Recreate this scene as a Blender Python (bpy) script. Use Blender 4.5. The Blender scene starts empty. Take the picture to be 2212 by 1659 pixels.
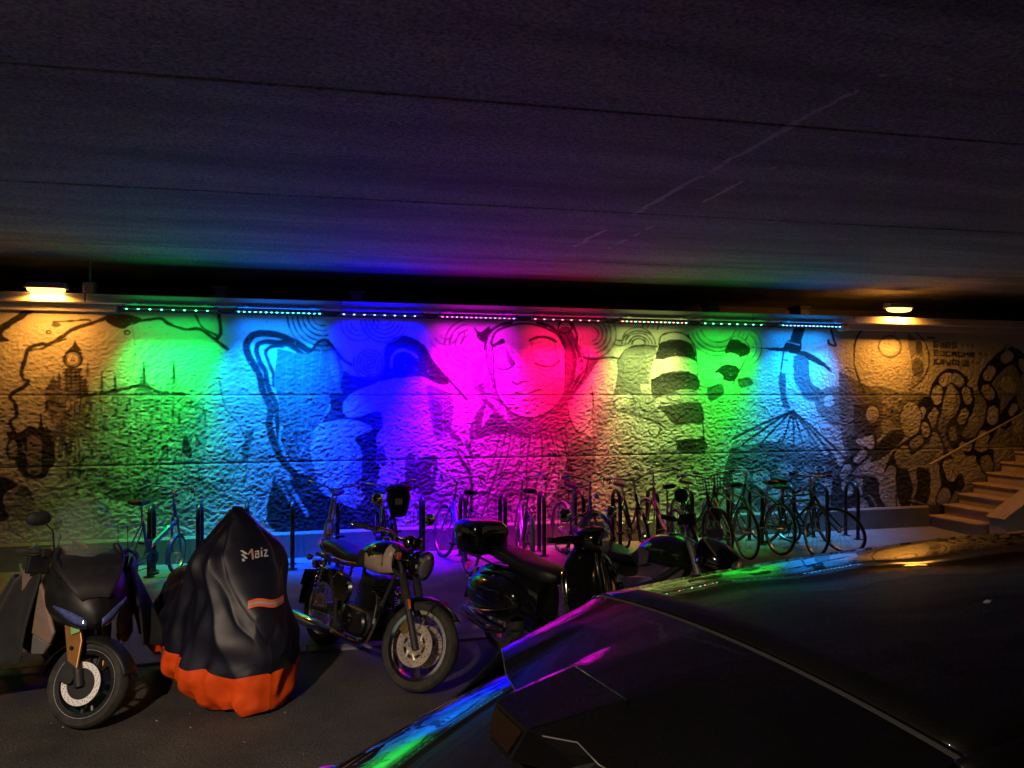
import bpy, bmesh, math, random
import numpy as np
from mathutils import Vector, Matrix
from mathutils.bvhtree import BVHTree

R = math.radians
sc = bpy.context.scene
C = sc.collection
random.seed(7)
rng = np.random.default_rng(11)

# ------------------------------------------------------------------ camera
YAW = R(14.5); PITCH = R(0.83); CAM = Vector((0.0, -10.67, 2.2)); FPX = 1700.0
cam_d = bpy.data.cameras.new('camera'); cam = bpy.data.objects.new('camera', cam_d); C.objects.link(cam)
cam.location = CAM; cam.rotation_euler = (R(90) + PITCH, 0, -YAW)
cam_d.sensor_fit = 'HORIZONTAL'; cam_d.angle = 2 * math.atan(1106 / FPX)
cam_d.clip_start = 0.05; cam_d.clip_end = 600
sc.camera = cam
sc.render.engine = 'CYCLES'
sc.cycles.use_denoising = True
sc.cycles.max_bounces = 7; sc.cycles.diffuse_bounces = 4; sc.cycles.glossy_bounces = 4
sc.cycles.transmission_bounces = 6; sc.cycles.transparent_max_bounces = 12
sc.cycles.sample_clamp_indirect = 4.0
sc.cycles.caustics_reflective = False; sc.cycles.caustics_refractive = False

# ------------------------------------------------------------------ night sky
SUN_EL, SUN_AZ = R(3.0), R(60.0)
w = bpy.data.worlds.new('World'); sc.world = w; w.use_nodes = True
wn = w.node_tree; wn.nodes.clear()
sky = wn.nodes.new('ShaderNodeTexSky'); sky.sky_type = 'NISHITA'; sky.sun_disc = False
sky.sun_elevation = SUN_EL; sky.sun_rotation = SUN_AZ
bg = wn.nodes.new('ShaderNodeBackground'); bg.inputs[1].default_value = 0.05
wo = wn.nodes.new('ShaderNodeOutputWorld')
wn.links.new(sky.outputs[0], bg.inputs[0]); wn.links.new(bg.outputs[0], wo.inputs[0])
sun_d = bpy.data.lights.new('sun', 'SUN'); sun_d.energy = 0.01; sun_d.angle = R(10); sun_d.color = (1, .85, .7)
sun = bpy.data.objects.new('sun', sun_d); C.objects.link(sun)
sd = Vector((math.sin(SUN_AZ) * math.cos(SUN_EL), math.cos(SUN_AZ) * math.cos(SUN_EL), math.sin(SUN_EL)))
sun.rotation_euler = (-sd).to_track_quat('-Z', 'Y').to_euler()
sc.view_settings.view_transform = 'Standard'; sc.view_settings.look = 'None'
sc.view_settings.exposure = 0.0; sc.view_settings.gamma = 1.0
sc.view_settings.use_curve_mapping = False

# light levels of the lamps; those over the road are assumed
LED_W = 33.0; SODIUM_W = 25.0; ROAD_W = 1150.0

# ------------------------------------------------------------------ survey helpers
CM = cam.rotation_euler.to_matrix()
def ray(px, py):
    return CM @ Vector(((px - 1106) / FPX, (829.5 - py) / FPX, -1))
def on_y(px, py, Y):
    d = ray(px, py); t = (Y - CAM.y) / d.y
    return CAM + d * t
def on_z(px, py, z):
    d = ray(px, py); t = (z - CAM.z) / d.z
    return CAM + d * t
CY, SY = math.cos(YAW), math.sin(YAW)
def plan(lat, dep, z=0.0):
    return Vector((lat * CY + dep * SY, -lat * SY + dep * CY + CAM.y, z))
def pave_z(Y):
    return 0.1 + max(-3.55, min(0, Y)) / 3.55 * 0.08

# ------------------------------------------------------------------ materials
def nodes_of(name):
    m = bpy.data.materials.new(name); m.use_nodes = True
    nt = m.node_tree; b = nt.nodes['Principled BSDF']
    return m, nt, b
def mat(name, col, rough=.5, metal=0., coat=0., var=.15, scale=14., bump=0., bscale=60., spec=.5, sheen=0., dirt=None):
    m, nt, b = nodes_of(name)
    L = nt.links.new
    tc = nt.nodes.new('ShaderNodeTexCoord')
    n = nt.nodes.new('ShaderNodeTexNoise'); n.inputs['Scale'].default_value = scale; n.inputs['Detail'].default_value = 6
    L(tc.outputs['Object'], n.inputs['Vector'])
    r = nt.nodes.new('ShaderNodeValToRGB')
    r.color_ramp.elements[0].position = .3; r.color_ramp.elements[1].position = .75
    a = [max(0, c * (1 - var)) for c in col]; z = [min(1, c * (1 + var)) for c in col]
    if dirt: z = dirt
    r.color_ramp.elements[0].color = (*a, 1); r.color_ramp.elements[1].color = (*z, 1)
    L(n.outputs['Fac'], r.inputs['Fac']); L(r.outputs['Color'], b.inputs['Base Color'])
    mr = nt.nodes.new('ShaderNodeMapRange'); mr.inputs['To Min'].default_value = rough * .8; mr.inputs['To Max'].default_value = min(1, rough * 1.25)
    L(n.outputs['Fac'], mr.inputs['Value']); L(mr.outputs[0], b.inputs['Roughness'])
    b.inputs['Metallic'].default_value = metal
    b.inputs['Coat Weight'].default_value = coat; b.inputs['Coat Roughness'].default_value = .03
    b.inputs['Specular IOR Level'].default_value = spec
    b.inputs['Sheen Weight'].default_value = sheen
    if bump:
        n2 = nt.nodes.new('ShaderNodeTexNoise'); n2.inputs['Scale'].default_value = bscale; n2.inputs['Detail'].default_value = 8
        L(tc.outputs['Object'], n2.inputs['Vector'])
        bp = nt.nodes.new('ShaderNodeBump'); bp.inputs['Strength'].default_value = 1; bp.inputs['Distance'].default_value = bump
        L(n2.outputs['Fac'], bp.inputs['Height']); L(bp.outputs[0], b.inputs['Normal'])
    return m
def emit(name, col, s):
    m, nt, b = nodes_of(name)
    b.inputs['Base Color'].default_value = (*[c * .3 for c in col], 1)
    b.inputs['Emission Color'].default_value = (*col, 1); b.inputs['Emission Strength'].default_value = s
    m.cycles.emission_sampling = 'NONE'
    return m
def glass(name, tint, rough=.02, alpha=.2):
    m, nt, b = nodes_of(name)
    n = nt.nodes.new('ShaderNodeTexNoise'); n.inputs['Scale'].default_value = 9; n.inputs['Detail'].default_value = 8
    tc = nt.nodes.new('ShaderNodeTexCoord'); nt.links.new(tc.outputs['Object'], n.inputs['Vector'])
    mr = nt.nodes.new('ShaderNodeMapRange'); mr.inputs['To Min'].default_value = alpha * .7; mr.inputs['To Max'].default_value = alpha * 1.3
    nt.links.new(n.outputs['Fac'], mr.inputs['Value']); nt.links.new(mr.outputs[0], b.inputs['Alpha'])
    b.inputs['Base Color'].default_value = (*tint, 1); b.inputs['Roughness'].default_value = rough
    return m

M = {}
M['black_paint'] = mat('black_paint', (.006, .006, .007), .12, coat=1., var=.2)
M['black_plastic'] = mat('black_plastic', (.012, .012, .013), .45, var=.3, bump=.0006, bscale=300)
M['matt_black'] = mat('matt_black', (.016, .016, .018), .6, var=.3)
M['rubber'] = mat('rubber', (.022, .021, .02), .8, var=.4, bump=.001, bscale=120, dirt=(.05, .046, .04))
M['leather'] = mat('leather', (.012, .012, .014), .42, bump=.001, bscale=220)
M['chrome'] = mat('chrome', (.78, .78, .8), .08, 1., var=.06)
M['steel'] = mat('steel', (.42, .42, .43), .32, 1., var=.2)
M['dark_steel'] = mat('dark_steel', (.06, .06, .065), .35, .8, var=.25)
M['disc_steel'] = mat('disc_steel', (.72, .62, .50), .38, .75, var=.12)
M['disc_glare'] = mat('disc_glare', (.82, .82, .80), .5, .0, var=.05)  # metal disc with the lamp's glare put into a flat white base
M['cream'] = mat('cream', (.62, .46, .36), .3, coat=.6, var=.06)
M['bronze_panel'] = mat('bronze_panel', (.34, .235, .19), .4, .2, var=.1, coat=.2)
M['fork_bronze'] = mat('fork_bronze', (.36, .17, .05), .38, .4, var=.12)
M['gold'] = mat('gold', (.55, .36, .12), .3, .9, var=.1)
M['grey_plastic'] = mat('grey_plastic', (.16, .15, .15), .5, var=.15)
M['silver_paint'] = mat('silver_paint', (.6, .6, .62), .3, .5, var=.08, coat=.5)
M['amber'] = mat('amber', (.7, .13, .01), .2, coat=1.)
M['red_lens'] = mat('red_lens', (.45, .01, .01), .2, coat=1.)
M['lens'] = mat('lens', (.55, .56, .6), .06, .6, coat=1., var=.3, scale=30)
def cloth(name, col, rough, dist, scale):
    m = mat(name, col, rough, var=.25, scale=6, bump=dist, bscale=scale)
    for n in m.node_tree.nodes:
        if n.type == 'TEX_NOISE' and abs(n.inputs['Scale'].default_value - scale) < 1e-4:
            n.noise_type = 'RIDGED_MULTIFRACTAL'; n.inputs['Detail'].default_value = 3; n.normalize = True
    return m
M['cloth_black'] = cloth('cloth_black', (.006, .0065, .018), .5, .045, 4.2)
M['cloth_orange'] = cloth('cloth_orange', (.82, .085, .008), .45, .05, 5.5)
M['lens_led_tint'] = mat('lens_led_tint', (.16, .2, .6), .06, .5, coat=1., var=.4, scale=30)  # blue reflection of the LEDs put into the lens colour
M['apron'] = mat('apron', (.012, .012, .013), .75, var=.3, bump=.002, bscale=80, sheen=.1)
M['reflective_tape'] = mat('reflective_tape', (.85, .17, .05), .35, var=.1)
M['reflective_grey'] = mat('reflective_grey', (.4, .4, .46), .35, var=.15)
M['print_white'] = mat('print_white', (.7, .68, .7), .5, var=.2, scale=60)
M['print_brown'] = mat('print_brown', (.55, .33, .24), .5, var=.15)
M['green_sticker'] = mat('green_sticker', (.25, .48, .2), .5, var=.1)
M['rack_black'] = mat('rack_black', (.012, .012, .014), .35, .2, coat=.4, var=.3)
M['frame_dark'] = mat('frame_dark', (.02, .02, .025), .3, coat=.6)
M['frame_blue'] = mat('frame_blue', (.05, .12, .45), .3, coat=.6)
M['frame_silver'] = mat('frame_silver', (.45, .45, .5), .3, .4, coat=.4)
M['frame_lit_violet'] = mat('frame_lit_violet', (.28, .16, .5), .3, coat=.6)  # violet cast of the LED light put into the paint colour
M['frame_white'] = mat('frame_white', (.6, .6, .6), .35, coat=.5)
M['fixture_grey'] = mat('fixture_grey', (.32, .31, .33), .5, .1, var=.15)
M['wicker'] = mat('wicker', (.12, .08, .05), .8, var=.4, scale=60)
M['windscreen'] = glass('windscreen', (.26, .31, .29), .10, .21)
M['smoke_screen'] = glass('smoke_screen', (.10, .10, .11), .06, .45)
M['leaf'] = mat('leaf', (.35, .31, .27), .7, var=.2)
M['bag'] = mat('bag', (.012, .012, .016), .7, bump=.003, bscale=40)

# ------------------------------------------------------------------ mesh builder
def frame_of(d):
    d = Vector(d).normalized()
    a = Vector((0, 0, 1)) if abs(d.z) < .95 else Vector((1, 0, 0))
    u = d.cross(a).normalized(); v = u.cross(d).normalized()
    return d, u, v
class MB:
    def __init__(s): s.v = []; s.f = []
    def add(s, vs, fs):
        o = len(s.v); s.v += [Vector(p) for p in vs]; s.f += [tuple(i + o for i in f) for f in fs]; return s
    def box(s, c, size, rot=None):
        hx, hy, hz = [k / 2 for k in size]; c = Vector(c); vs = []
        for x in (-hx, hx):
            for y in (-hy, hy):
                for z in (-hz, hz):
                    p = Vector((x, y, z)); vs.append(c + (rot @ p if rot else p))
        return s.add(vs, [(0, 1, 3, 2), (4, 6, 7, 5), (0, 4, 5, 1), (2, 3, 7, 6), (0, 2, 6, 4), (1, 5, 7, 3)])
    def loft(s, rings, cap0=True, cap1=True, closed=True):
        n = len(rings[0]); vs = [p for r in rings for p in r]; fs = []
        for i in range(len(rings) - 1):
            for j in range(n if closed else n - 1):
                k = (j + 1) % n
                fs.append((i * n + j, i * n + k, (i + 1) * n + k, (i + 1) * n + j))
        if closed and cap0: fs.append(tuple(reversed(range(n))))
        if closed and cap1: fs.append(tuple((len(rings) - 1) * n + j for j in range(n)))
        return s.add(vs, fs)
    def tube(s, pts, r, n=8, closed=False):
        pts = [Vector(p) for p in pts]; m = len(pts)
        rs = r if isinstance(r, (list, tuple)) else [r] * m
        rings = []; u0 = None
        for i in range(m):
            if closed: d = pts[(i + 1) % m] - pts[i - 1]
            else: d = pts[min(i + 1, m - 1)] - pts[max(i - 1, 0)]
            d.normalize()
            if u0 is None: _, u, _v = frame_of(d)
            else:
                u = u0 - d * u0.dot(d)
                u = u.normalized() if u.length > 1e-6 else frame_of(d)[1]
            u0 = u; v = d.cross(u)
            rings.append([pts[i] + (u * math.cos(t) + v * math.sin(t)) * rs[i] for t in [2 * math.pi * k / n for k in range(n)]])
        if closed:
            rings.append(rings[0]); return s.loft(rings, False, False)
        return s.loft(rings)
    def lathe(s, prof, c, axis, n=24, closed=False):
        c = Vector(c); d, u, v = frame_of(axis); rings = []
        for k in range(n + 1):
            t = 2 * math.pi * k / n; e = u * math.cos(t) + v * math.sin(t)
            rings.append([c + e * r + d * h for r, h in prof])
        m = len(prof); vs = [p for r in rings[:n] for p in r]; fs = []
        for k in range(n):
            k2 = (k + 1) % n
            for j in range(m if closed else m - 1):
                j2 = (j + 1) % m
                fs.append((k * m + j, k2 * m + j, k2 * m + j2, k * m + j2))
        return s.add(vs, fs)
    def ell(s, c, r, n=14, m=9, e=2.0):
        c = Vector(c); rings = []
        for i in range(m + 1):
            p = -math.pi / 2 + math.pi * i / m
            cp = max(abs(math.cos(p)), .02) ** (2 / e); sp = math.copysign(abs(math.sin(p)) ** (2 / e), math.sin(p))
            rr = []
            for k in range(n):
                t = 2 * math.pi * k / n
                rr.append(c + Vector((r[0] * cp * math.copysign(abs(math.cos(t)) ** (2 / e), math.cos(t)),
                                      r[1] * cp * math.copysign(abs(math.sin(t)) ** (2 / e), math.sin(t)), r[2] * sp)))
            rings.append(rr)
        return s.loft(rings)
    def prism(s, poly, o, u, v, th):
        o, u, v = Vector(o), Vector(u), Vector(v); nrm = u.cross(v).normalized() * th
        a = [o + u * x + v * y for x, y in poly]; n = len(a)
        fs = [tuple(reversed(range(n))), tuple(range(n, 2 * n))] + [(i, (i + 1) % n, n + (i + 1) % n, n + i) for i in range(n)]
        return s.add(a + [p + nrm for p in a], fs)
    def sheet(s, grid, th=0.0):
        nr, nc = len(grid), len(grid[0]); vs = [Vector(p) for r in grid for p in r]
        fs = [(i * nc + j, i * nc + j + 1, (i + 1) * nc + j + 1, (i + 1) * nc + j) for i in range(nr - 1) for j in range(nc - 1)]
        return s.add(vs, fs)
    def xf(s, Mx, start=0):
        for i in range(start, len(s.v)): s.v[i] = Mx @ s.v[i]
        return s
    def build(s, name, m, parent=None, smooth=True, ang=35, bevel=0, solid=0, subsurf=0):
        me = bpy.data.meshes.new(name); me.from_pydata([tuple(p) for p in s.v], [], s.f); me.update()
        bm = bmesh.new(); bm.from_mesh(me); bmesh.ops.recalc_face_normals(bm, faces=bm.faces); bm.to_mesh(me); bm.free()
        if smooth:
            me.shade_smooth(); me.set_sharp_from_angle(angle=R(ang))
        me.materials.append(M[m] if isinstance(m, str) else m)
        o = bpy.data.objects.new(name, me); C.objects.link(o)
        if parent: o.parent = parent
        if solid:
            md = o.modifiers.new('solid', 'SOLIDIFY'); md.thickness = solid; md.offset = 0
        if bevel:
            md = o.modifiers.new('bevel', 'BEVEL'); md.width = bevel; md.segments = 2; md.limit_method = 'ANGLE'; md.angle_limit = R(40)
        if subsurf:
            md = o.modifiers.new('sub', 'SUBSURF'); md.levels = subsurf; md.render_levels = subsurf
        return o
def ring(c, u, v, a, b, n=20, e=2.5):
    c, u, v = Vector(c), Vector(u), Vector(v); out = []
    for k in range(n):
        t = 2 * math.pi * k / n; ct, st = math.cos(t), math.sin(t)
        out.append(c + u * a * math.copysign(abs(ct) ** (2 / e), ct) + v * b * math.copysign(abs(st) ** (2 / e), st))
    return out
def xring(x, z, w, h, n=20, e=2.5, y=0):
    return ring((x, y, z), (0, 1, 0), (0, 0, 1), w, h, n, e)
def curve(pts, n=6):
    """Catmull-Rom through points"""
    P = [Vector(p) for p in pts]; out = []
    for i in range(len(P) - 1):
        p0, p1, p2, p3 = P[max(i - 1, 0)], P[i], P[i + 1], P[min(i + 2, len(P) - 1)]
        for k in range(n):
            t = k / n
            out.append(.5 * ((2 * p1) + (p2 - p0) * t + (2 * p0 - 5 * p1 + 4 * p2 - p3) * t * t + (3 * p1 - p0 - 3 * p2 + p3) * t ** 3))
    out.append(P[-1]); return out
def interp(x, xs, ys):
    return float(np.interp(x, xs, ys))

def tag(o, label, cat, group=None):
    o['label'] = label; o['category'] = cat
    if group: o['group'] = group
    return o
def struct(o): o['kind'] = 'structure'; return o
def thing(name, label, cat, loc=(0, 0, 0), rot=(0, 0, 0), group=None):
    o = bpy.data.objects.new(name, None); C.objects.link(o); o.empty_display_size = .1
    o.location = loc; o.rotation_euler = rot
    return tag(o, label, cat, group)
def copy_tree(o, parent=None):
    c = o.copy(); C.objects.link(c); c.parent = parent
    for ch in list(o.children): copy_tree(ch, c)
    return c
def light(name, kind, parent, loc, rot, energy, col, **kw):
    d = bpy.data.lights.new(name, kind); d.energy = energy; d.color = col
    for k, v in kw.items(): setattr(d, k, v)
    o = bpy.data.objects.new(name, d); C.objects.link(o); o.parent = parent; o.location = loc; o.rotation_euler = rot
    return o

# ================================================================== SETTING
def surf_mat(name, c0, c1, scale, rough=.85, bump=.004, bscale=120, fine=(.7, 1.3), fscale=400, stretch=(1, 1, 1), coat=0.):
    m, nt, b = nodes_of(name); L = nt.links.new
    g = nt.nodes.new('ShaderNodeNewGeometry')
    mp = nt.nodes.new('ShaderNodeMapping'); mp.inputs['Scale'].default_value = stretch
    L(g.outputs['Position'], mp.inputs['Vector'])
    n = nt.nodes.new('ShaderNodeTexNoise'); n.inputs['Scale'].default_value = scale; n.inputs['Detail'].default_value = 9; n.inputs['Roughness'].default_value = .65
    L(mp.outputs[0], n.inputs['Vector'])
    r = nt.nodes.new('ShaderNodeValToRGB'); r.color_ramp.elements[0].position = .32; r.color_ramp.elements[1].position = .7
    r.color_ramp.elements[0].color = (*c0, 1); r.color_ramp.elements[1].color = (*c1, 1)
    L(n.outputs['Fac'], r.inputs['Fac'])
    n2 = nt.nodes.new('ShaderNodeTexNoise'); n2.inputs['Scale'].default_value = fscale; n2.inputs['Detail'].default_value = 3
    L(g.outputs['Position'], n2.inputs['Vector'])
    mr = nt.nodes.new('ShaderNodeMapRange'); mr.inputs['From Min'].default_value = .3; mr.inputs['From Max'].default_value = .7
    mr.inputs['To Min'].default_value = fine[0]; mr.inputs['To Max'].default_value = fine[1]
    L(n2.outputs['Fac'], mr.inputs['Value'])
    mx = nt.nodes.new('ShaderNodeMix'); mx.data_type = 'RGBA'; mx.blend_type = 'MULTIPLY'; mx.inputs['Factor'].default_value = 1
    L(r.outputs['Color'], mx.inputs['A']); L(mr.outputs[0], mx.inputs['B'])
    L(mx.outputs['Result'], b.inputs['Base Color'])
    b.inputs['Roughness'].default_value = rough; b.inputs['Coat Weight'].default_value = coat
    n3 = nt.nodes.new('ShaderNodeTexNoise'); n3.inputs['Scale'].default_value = bscale; n3.inputs['Detail'].default_value = 6
    L(g.outputs['Position'], n3.inputs['Vector'])
    bp = nt.nodes.new('ShaderNodeBump'); bp.inputs['Distance'].default_value = bump; L(n3.outputs['Fac'], bp.inputs['Height'])
    L(bp.outputs[0], b.inputs['Normal'])
    return m, nt, b, mx
M['asphalt'] = surf_mat('asphalt', (.024, .022, .020), (.066, .060, .054), 1.6, .82, .010, 90, (.25, 2.1), 75)[0]
M['pavement'] = surf_mat('pavement', (.13, .125, .125), (.21, .205, .20), 1.1, .8, .003, 150, (.7, 1.3), 220)[0]
M['kerb'] = surf_mat('kerb', (.16, .155, .15), (.26, .25, .24), 3, .8, .003, 90)[0]
M['concrete'] = surf_mat('concrete', (.22, .21, .205), (.33, .32, .31), 1.6, .85, .003, 70, stretch=(.5, 1, 1.5))[0]
M['plinth'] = surf_mat('plinth', (.13, .13, .125), (.24, .235, .225), 1.5, .8, .004, 60, stretch=(.4, 1, 1))[0]
M['fascia'] = surf_mat('fascia', (.58, .55, .54), (.78, .75, .74), 2.0, .8, .003, 70, stretch=(.4, 1, 2))[0]
M['stair'] = surf_mat('stair', (.26, .20, .17), (.42, .33, .29), 2.5, .85, .004, 90)[0]
M['back_concrete'] = surf_mat('back_concrete', (.15, .14, .135), (.24, .23, .22), 1.5, .9, .004, 50, stretch=(.3, 1, 2))[0]

# ceiling concrete with two broken pale streaks running across the span
cm, nt, b, mx = surf_mat('ceiling_concrete', (.14, .139, .14), (.40, .398, .40), .8, .85, .008, 30, (.45, 1.55), 45, stretch=(.35, 2.2, 1))
L = nt.links.new
g = nt.nodes.new('ShaderNodeNewGeometry'); sx = nt.nodes.new('ShaderNodeSeparateXYZ'); L(g.outputs['Position'], sx.inputs[0])
nz = nt.nodes.new('ShaderNodeTexNoise'); nz.inputs['Scale'].default_value = 5; nz.inputs['Detail'].default_value = 8; L(g.outputs['Position'], nz.inputs['Vector'])
def math_n(op, a, bb=None):
    n = nt.nodes.new('ShaderNodeMath'); n.operation = op
    for i, q in enumerate((a, bb)):
        if q is None: continue
        if isinstance(q, (int, float)): n.inputs[i].default_value = q
        else: L(q, n.inputs[i])
    return n.outputs[0]
wob = math_n('MULTIPLY', math_n('SUBTRACT', nz.outputs['Fac'], .5), .16)
xx = math_n('ADD', sx.outputs['X'], wob)
def streak(x0, wd, seed, thr):
    ny = nt.nodes.new('ShaderNodeTexNoise'); ny.noise_dimensions = '1D'; ny.inputs['Scale'].default_value = 1.1; ny.inputs['Detail'].default_value = 4
    L(math_n('ADD', sx.outputs['Y'], seed), ny.inputs['W'])
    near = math_n('LESS_THAN', math_n('ABSOLUTE', math_n('SUBTRACT', xx, x0)), wd)
    onf = math_n('GREATER_THAN', ny.outputs['Fac'], thr)
    return math_n('MULTIPLY', near, onf)
inY = math_n('MULTIPLY', math_n('LESS_THAN', sx.outputs['Y'], -2.4), math_n('GREATER_THAN', sx.outputs['Y'], -7.3))
st = math_n('MAXIMUM', streak(2.86, .022, 3.3, .44), streak(3.25, .018, 9.1, .5))
st = math_n('MULTIPLY', math_n('MULTIPLY', st, inY), math_n('GREATER_THAN', nz.outputs['Fac'], .42))
m2 = nt.nodes.new('ShaderNodeMix'); m2.data_type = 'RGBA'; L(st, m2.inputs['Factor'])
L(mx.outputs['Result'], m2.inputs['A']); m2.inputs['B'].default_value = (.6, .58, .56, 1)
L(m2.outputs['Result'], b.inputs['Base Color'])
M['ceiling'] = cm

X0, X1 = -11.0, 21.0
# road: one sheet to the horizon; pavement falls 8 cm from the wall to a flush kerb
struct(MB().sheet([[(-150, -150, 0), (150, -150, 0)], [(-150, 150, 0), (150, 150, 0)]]).build('road', 'asphalt'))
nx = 40
struct(MB().sheet([[(X0 - 4 + (X1 - X0 + 8) * i / nx, Y, pave_z(Y)) for i in range(nx + 1)] for Y in (.3, 0, -1, -2, -3, -3.55)]).build('pavement', 'pavement'))
kr = struct(bpy.data.objects.new('kerb', None)); C.objects.link(kr)
ks = MB().box((0, 0, 0), (.985, .15, .16)); k0 = ks.build('kerb_stone', 'kerb', kr, False, bevel=.012); k0.location = (X0 + .5, -3.627, -.06)
for i in range(1, int(X1 - X0)):
    k = k0.copy(); C.objects.link(k); k.location = (X0 + .5 + i, -3.627 + random.uniform(-.004, .004), -.06 + random.uniform(-.003, .003))

# underpass ceiling: long slabs with open joints, a hair askew to the wall
ZC = 3.85
cl = struct(bpy.data.objects.new('ceiling', None)); C.objects.link(cl)
cl.location = (0, 0, ZC); cl.rotation_euler = (0, 0, R(-2.3))
joints = [3.2, -1.35, -3.95, -6.33, -8.85, -11.4, -13.9, -16.5, -19.1, -21.7]
for a, bb in zip(joints[:-1], joints[1:]):
    MB().box(((X0 + X1) / 2, (a + bb) / 2, .2), (X1 - X0, a - bb - .022, .4)).build('ceiling_slab', 'ceiling', cl, False, bevel=.008)
struct(MB().box(((X0 + X1) / 2, -9, ZC + .75), (X1 - X0, 26, .5)).build('bridge_deck', 'back_concrete'))
# far side of the underpass, behind the camera
tag(MB().box(((X0 + X1) / 2, -20.4, 2.1), (X1 - X0, .6, 4.2)).build('retaining_wall', 'concrete'), 'plain concrete wall on the opposite side of the underpass', 'wall')

# ------------------------------------------------------------------ mural wall
GX0, GX1, DX = -5.2, 14.6, .0112
ZB, ZT, DZ = .42, 3.25, .0100
xs = np.arange(GX0, GX1 + DX, DX); zs = np.arange(ZB, ZT, DZ)
XX, ZZ = np.meshgrid(xs, zs)
def vnoise(X, Z, sx, sz, seed):
    r = np.random.default_rng(seed); T = r.random((257, 257))
    u = X / sx + 1000; v = Z / sz + 1000
    iu = np.floor(u).astype(int); iv = np.floor(v).astype(int); fu = u - iu; fv = v - iv
    fu = fu * fu * (3 - 2 * fu); fv = fv * fv * (3 - 2 * fv)
    t = lambda a, bq: T[a % 257, bq % 257]
    return (t(iu, iv) * (1 - fu) + t(iu + 1, iv) * fu) * (1 - fv) + (t(iu, iv + 1) * (1 - fu) + t(iu + 1, iv + 1) * fu) * fv
paint = np.full(XX.shape, .56)
# --- drawing tools: outlines are surveyed in five photo tiles (tile, x, y) and laid out on the wall in metres
TILE = {1: 0.0, 2: 465.7, 3: 931.5, 4: 1330.7, 5: 1663.3}
def wp(t, x, y):
    p = on_y(TILE[t] + .361 * x, 598.8 + .361 * y, 0.0); return p.x, p.z
def to_wall(t, pts): return np.array([wp(t, x, y) for x, y in pts])
def window(P, pad):
    i0 = np.clip(int((P[:, 0].min() - pad - GX0) / DX), 0, len(xs)); i1 = np.clip(int((P[:, 0].max() + pad - GX0) / DX) + 2, 0, len(xs))
    j0 = np.clip(int((P[:, 1].min() - pad - ZB) / DZ), 0, len(zs)); j1 = np.clip(int((P[:, 1].max() + pad - ZB) / DZ) + 2, 0, len(zs))
    return slice(j0, j1), slice(i0, i1)
edge = (vnoise(XX, ZZ, .06, .06, 5) - .5) * .018
def smooth(pts, n=5):
    return [(p.x, p.y) for p in curve([(x, y, 0) for x, y in pts], n)]
def stroke(t, pts, wd, val, sm=True, op=1.0):
    P = to_wall(t, smooth(pts) if sm and len(pts) > 2 else pts); hw = wd * .361 * .0064 / 2 * 1.35
    sl = window(P, hw + .05); x, z = XX[sl], ZZ[sl]
    if x.size == 0: return
    d = np.full(x.shape, 9.)
    for (ax, az), (bx, bz) in zip(P[:-1], P[1:]):
        dx, dz = bx - ax, bz - az; l2 = dx * dx + dz * dz + 1e-9
        q = np.clip(((x - ax) * dx + (z - az) * dz) / l2, 0, 1)
        d = np.minimum(d, np.hypot(x - ax - q * dx, z - az - q * dz))
    a = np.clip((hw + .008 - d + edge[sl] * .6) / .016, 0, 1) * op
    paint[sl] = paint[sl] * (1 - a) + val * a
def fill(t, pts, val, sm=True, op=1.0, soft=.012):
    q = list(pts)
    P = to_wall(t, smooth(q + [q[0]], 4) if sm else q + [q[0]])
    sl = window(P, soft * 3); x, z = XX[sl], ZZ[sl]
    if x.size == 0: return
    ins = np.zeros(x.shape, bool); d = np.full(x.shape, 9.)
    for (ax, az), (bx, bz) in zip(P[:-1], P[1:]):
        c = ((az > z) != (bz > z)) & (x < (bx - ax) * (z - az) / (bz - az + 1e-12) + ax); ins ^= c
        dx, dz = bx - ax, bz - az; l2 = dx * dx + dz * dz + 1e-9
        k = np.clip(((x - ax) * dx + (z - az) * dz) / l2, 0, 1)
        d = np.minimum(d, np.hypot(x - ax - k * dx, z - az - k * dz))
    sd = np.where(ins, d, -d) + edge[sl]
    a = np.clip(sd / soft + .5, 0, 1) * op
    paint[sl] = paint[sl] * (1 - a) + val * a
def oval(t, cx, cy, rx, ry, val, op=1., soft=.012):
    fill(t, [(cx + rx * math.cos(k * math.pi / 6), cy + ry * math.sin(k * math.pi / 6)) for k in range(12)], val, True, op, soft)
def hoop_line(t, cx, cy, rx, ry, wd, val, a0=0, a1=360, n=18, op=1.):
    stroke(t, [(cx + rx * math.cos(R(a0 + (a1 - a0) * k / n)), cy + ry * math.sin(R(a0 + (a1 - a0) * k / n))) for k in range(n + 1)], wd, val, False, op)
def swirl(t, cx, cy, radii, wd, val, a0=0, a1=360, sq=1.):
    for r in radii: hoop_line(t, cx, cy, r, r * sq, wd, val, a0, a1)
rr = random.Random(4)
D, K, MD, LT = .022, .014, .10, .70
# tile 1: branch, clock tower, castle
fill(1, [(-160, 330), (0, 290), (130, 205), (215, 195), (60, 300), (15, 345), (60, 385), (-60, 380)], D)
stroke(1, [(640, 240), (560, 272), (440, 312), (380, 352), (290, 402), (250, 400), (172, 430), (150, 500), (130, 560), (142, 610), (172, 622), (140, 660), (80, 690), (60, 720), (92, 760), (100, 830), (62, 862), (82, 920), (110, 985)], 15, D)
stroke(1, [(172, 440), (255, 425), (300, 405), (395, 370)], 6, D)
fill(1, [(630, 230), (740, 222), (830, 240), (850, 265), (780, 290), (740, 308), (690, 296), (640, 265)], D)
stroke(1, [(840, 262), (960, 247), (1010, 280), (1110, 312), (1190, 310), (1270, 360), (1360, 430)], 13, D)
stroke(1, [(1170, 225), (1212, 300), (1300, 350)], 8, D); stroke(1, [(1310, 225), (1322, 330), (1300, 370)], 15, D)
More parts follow.
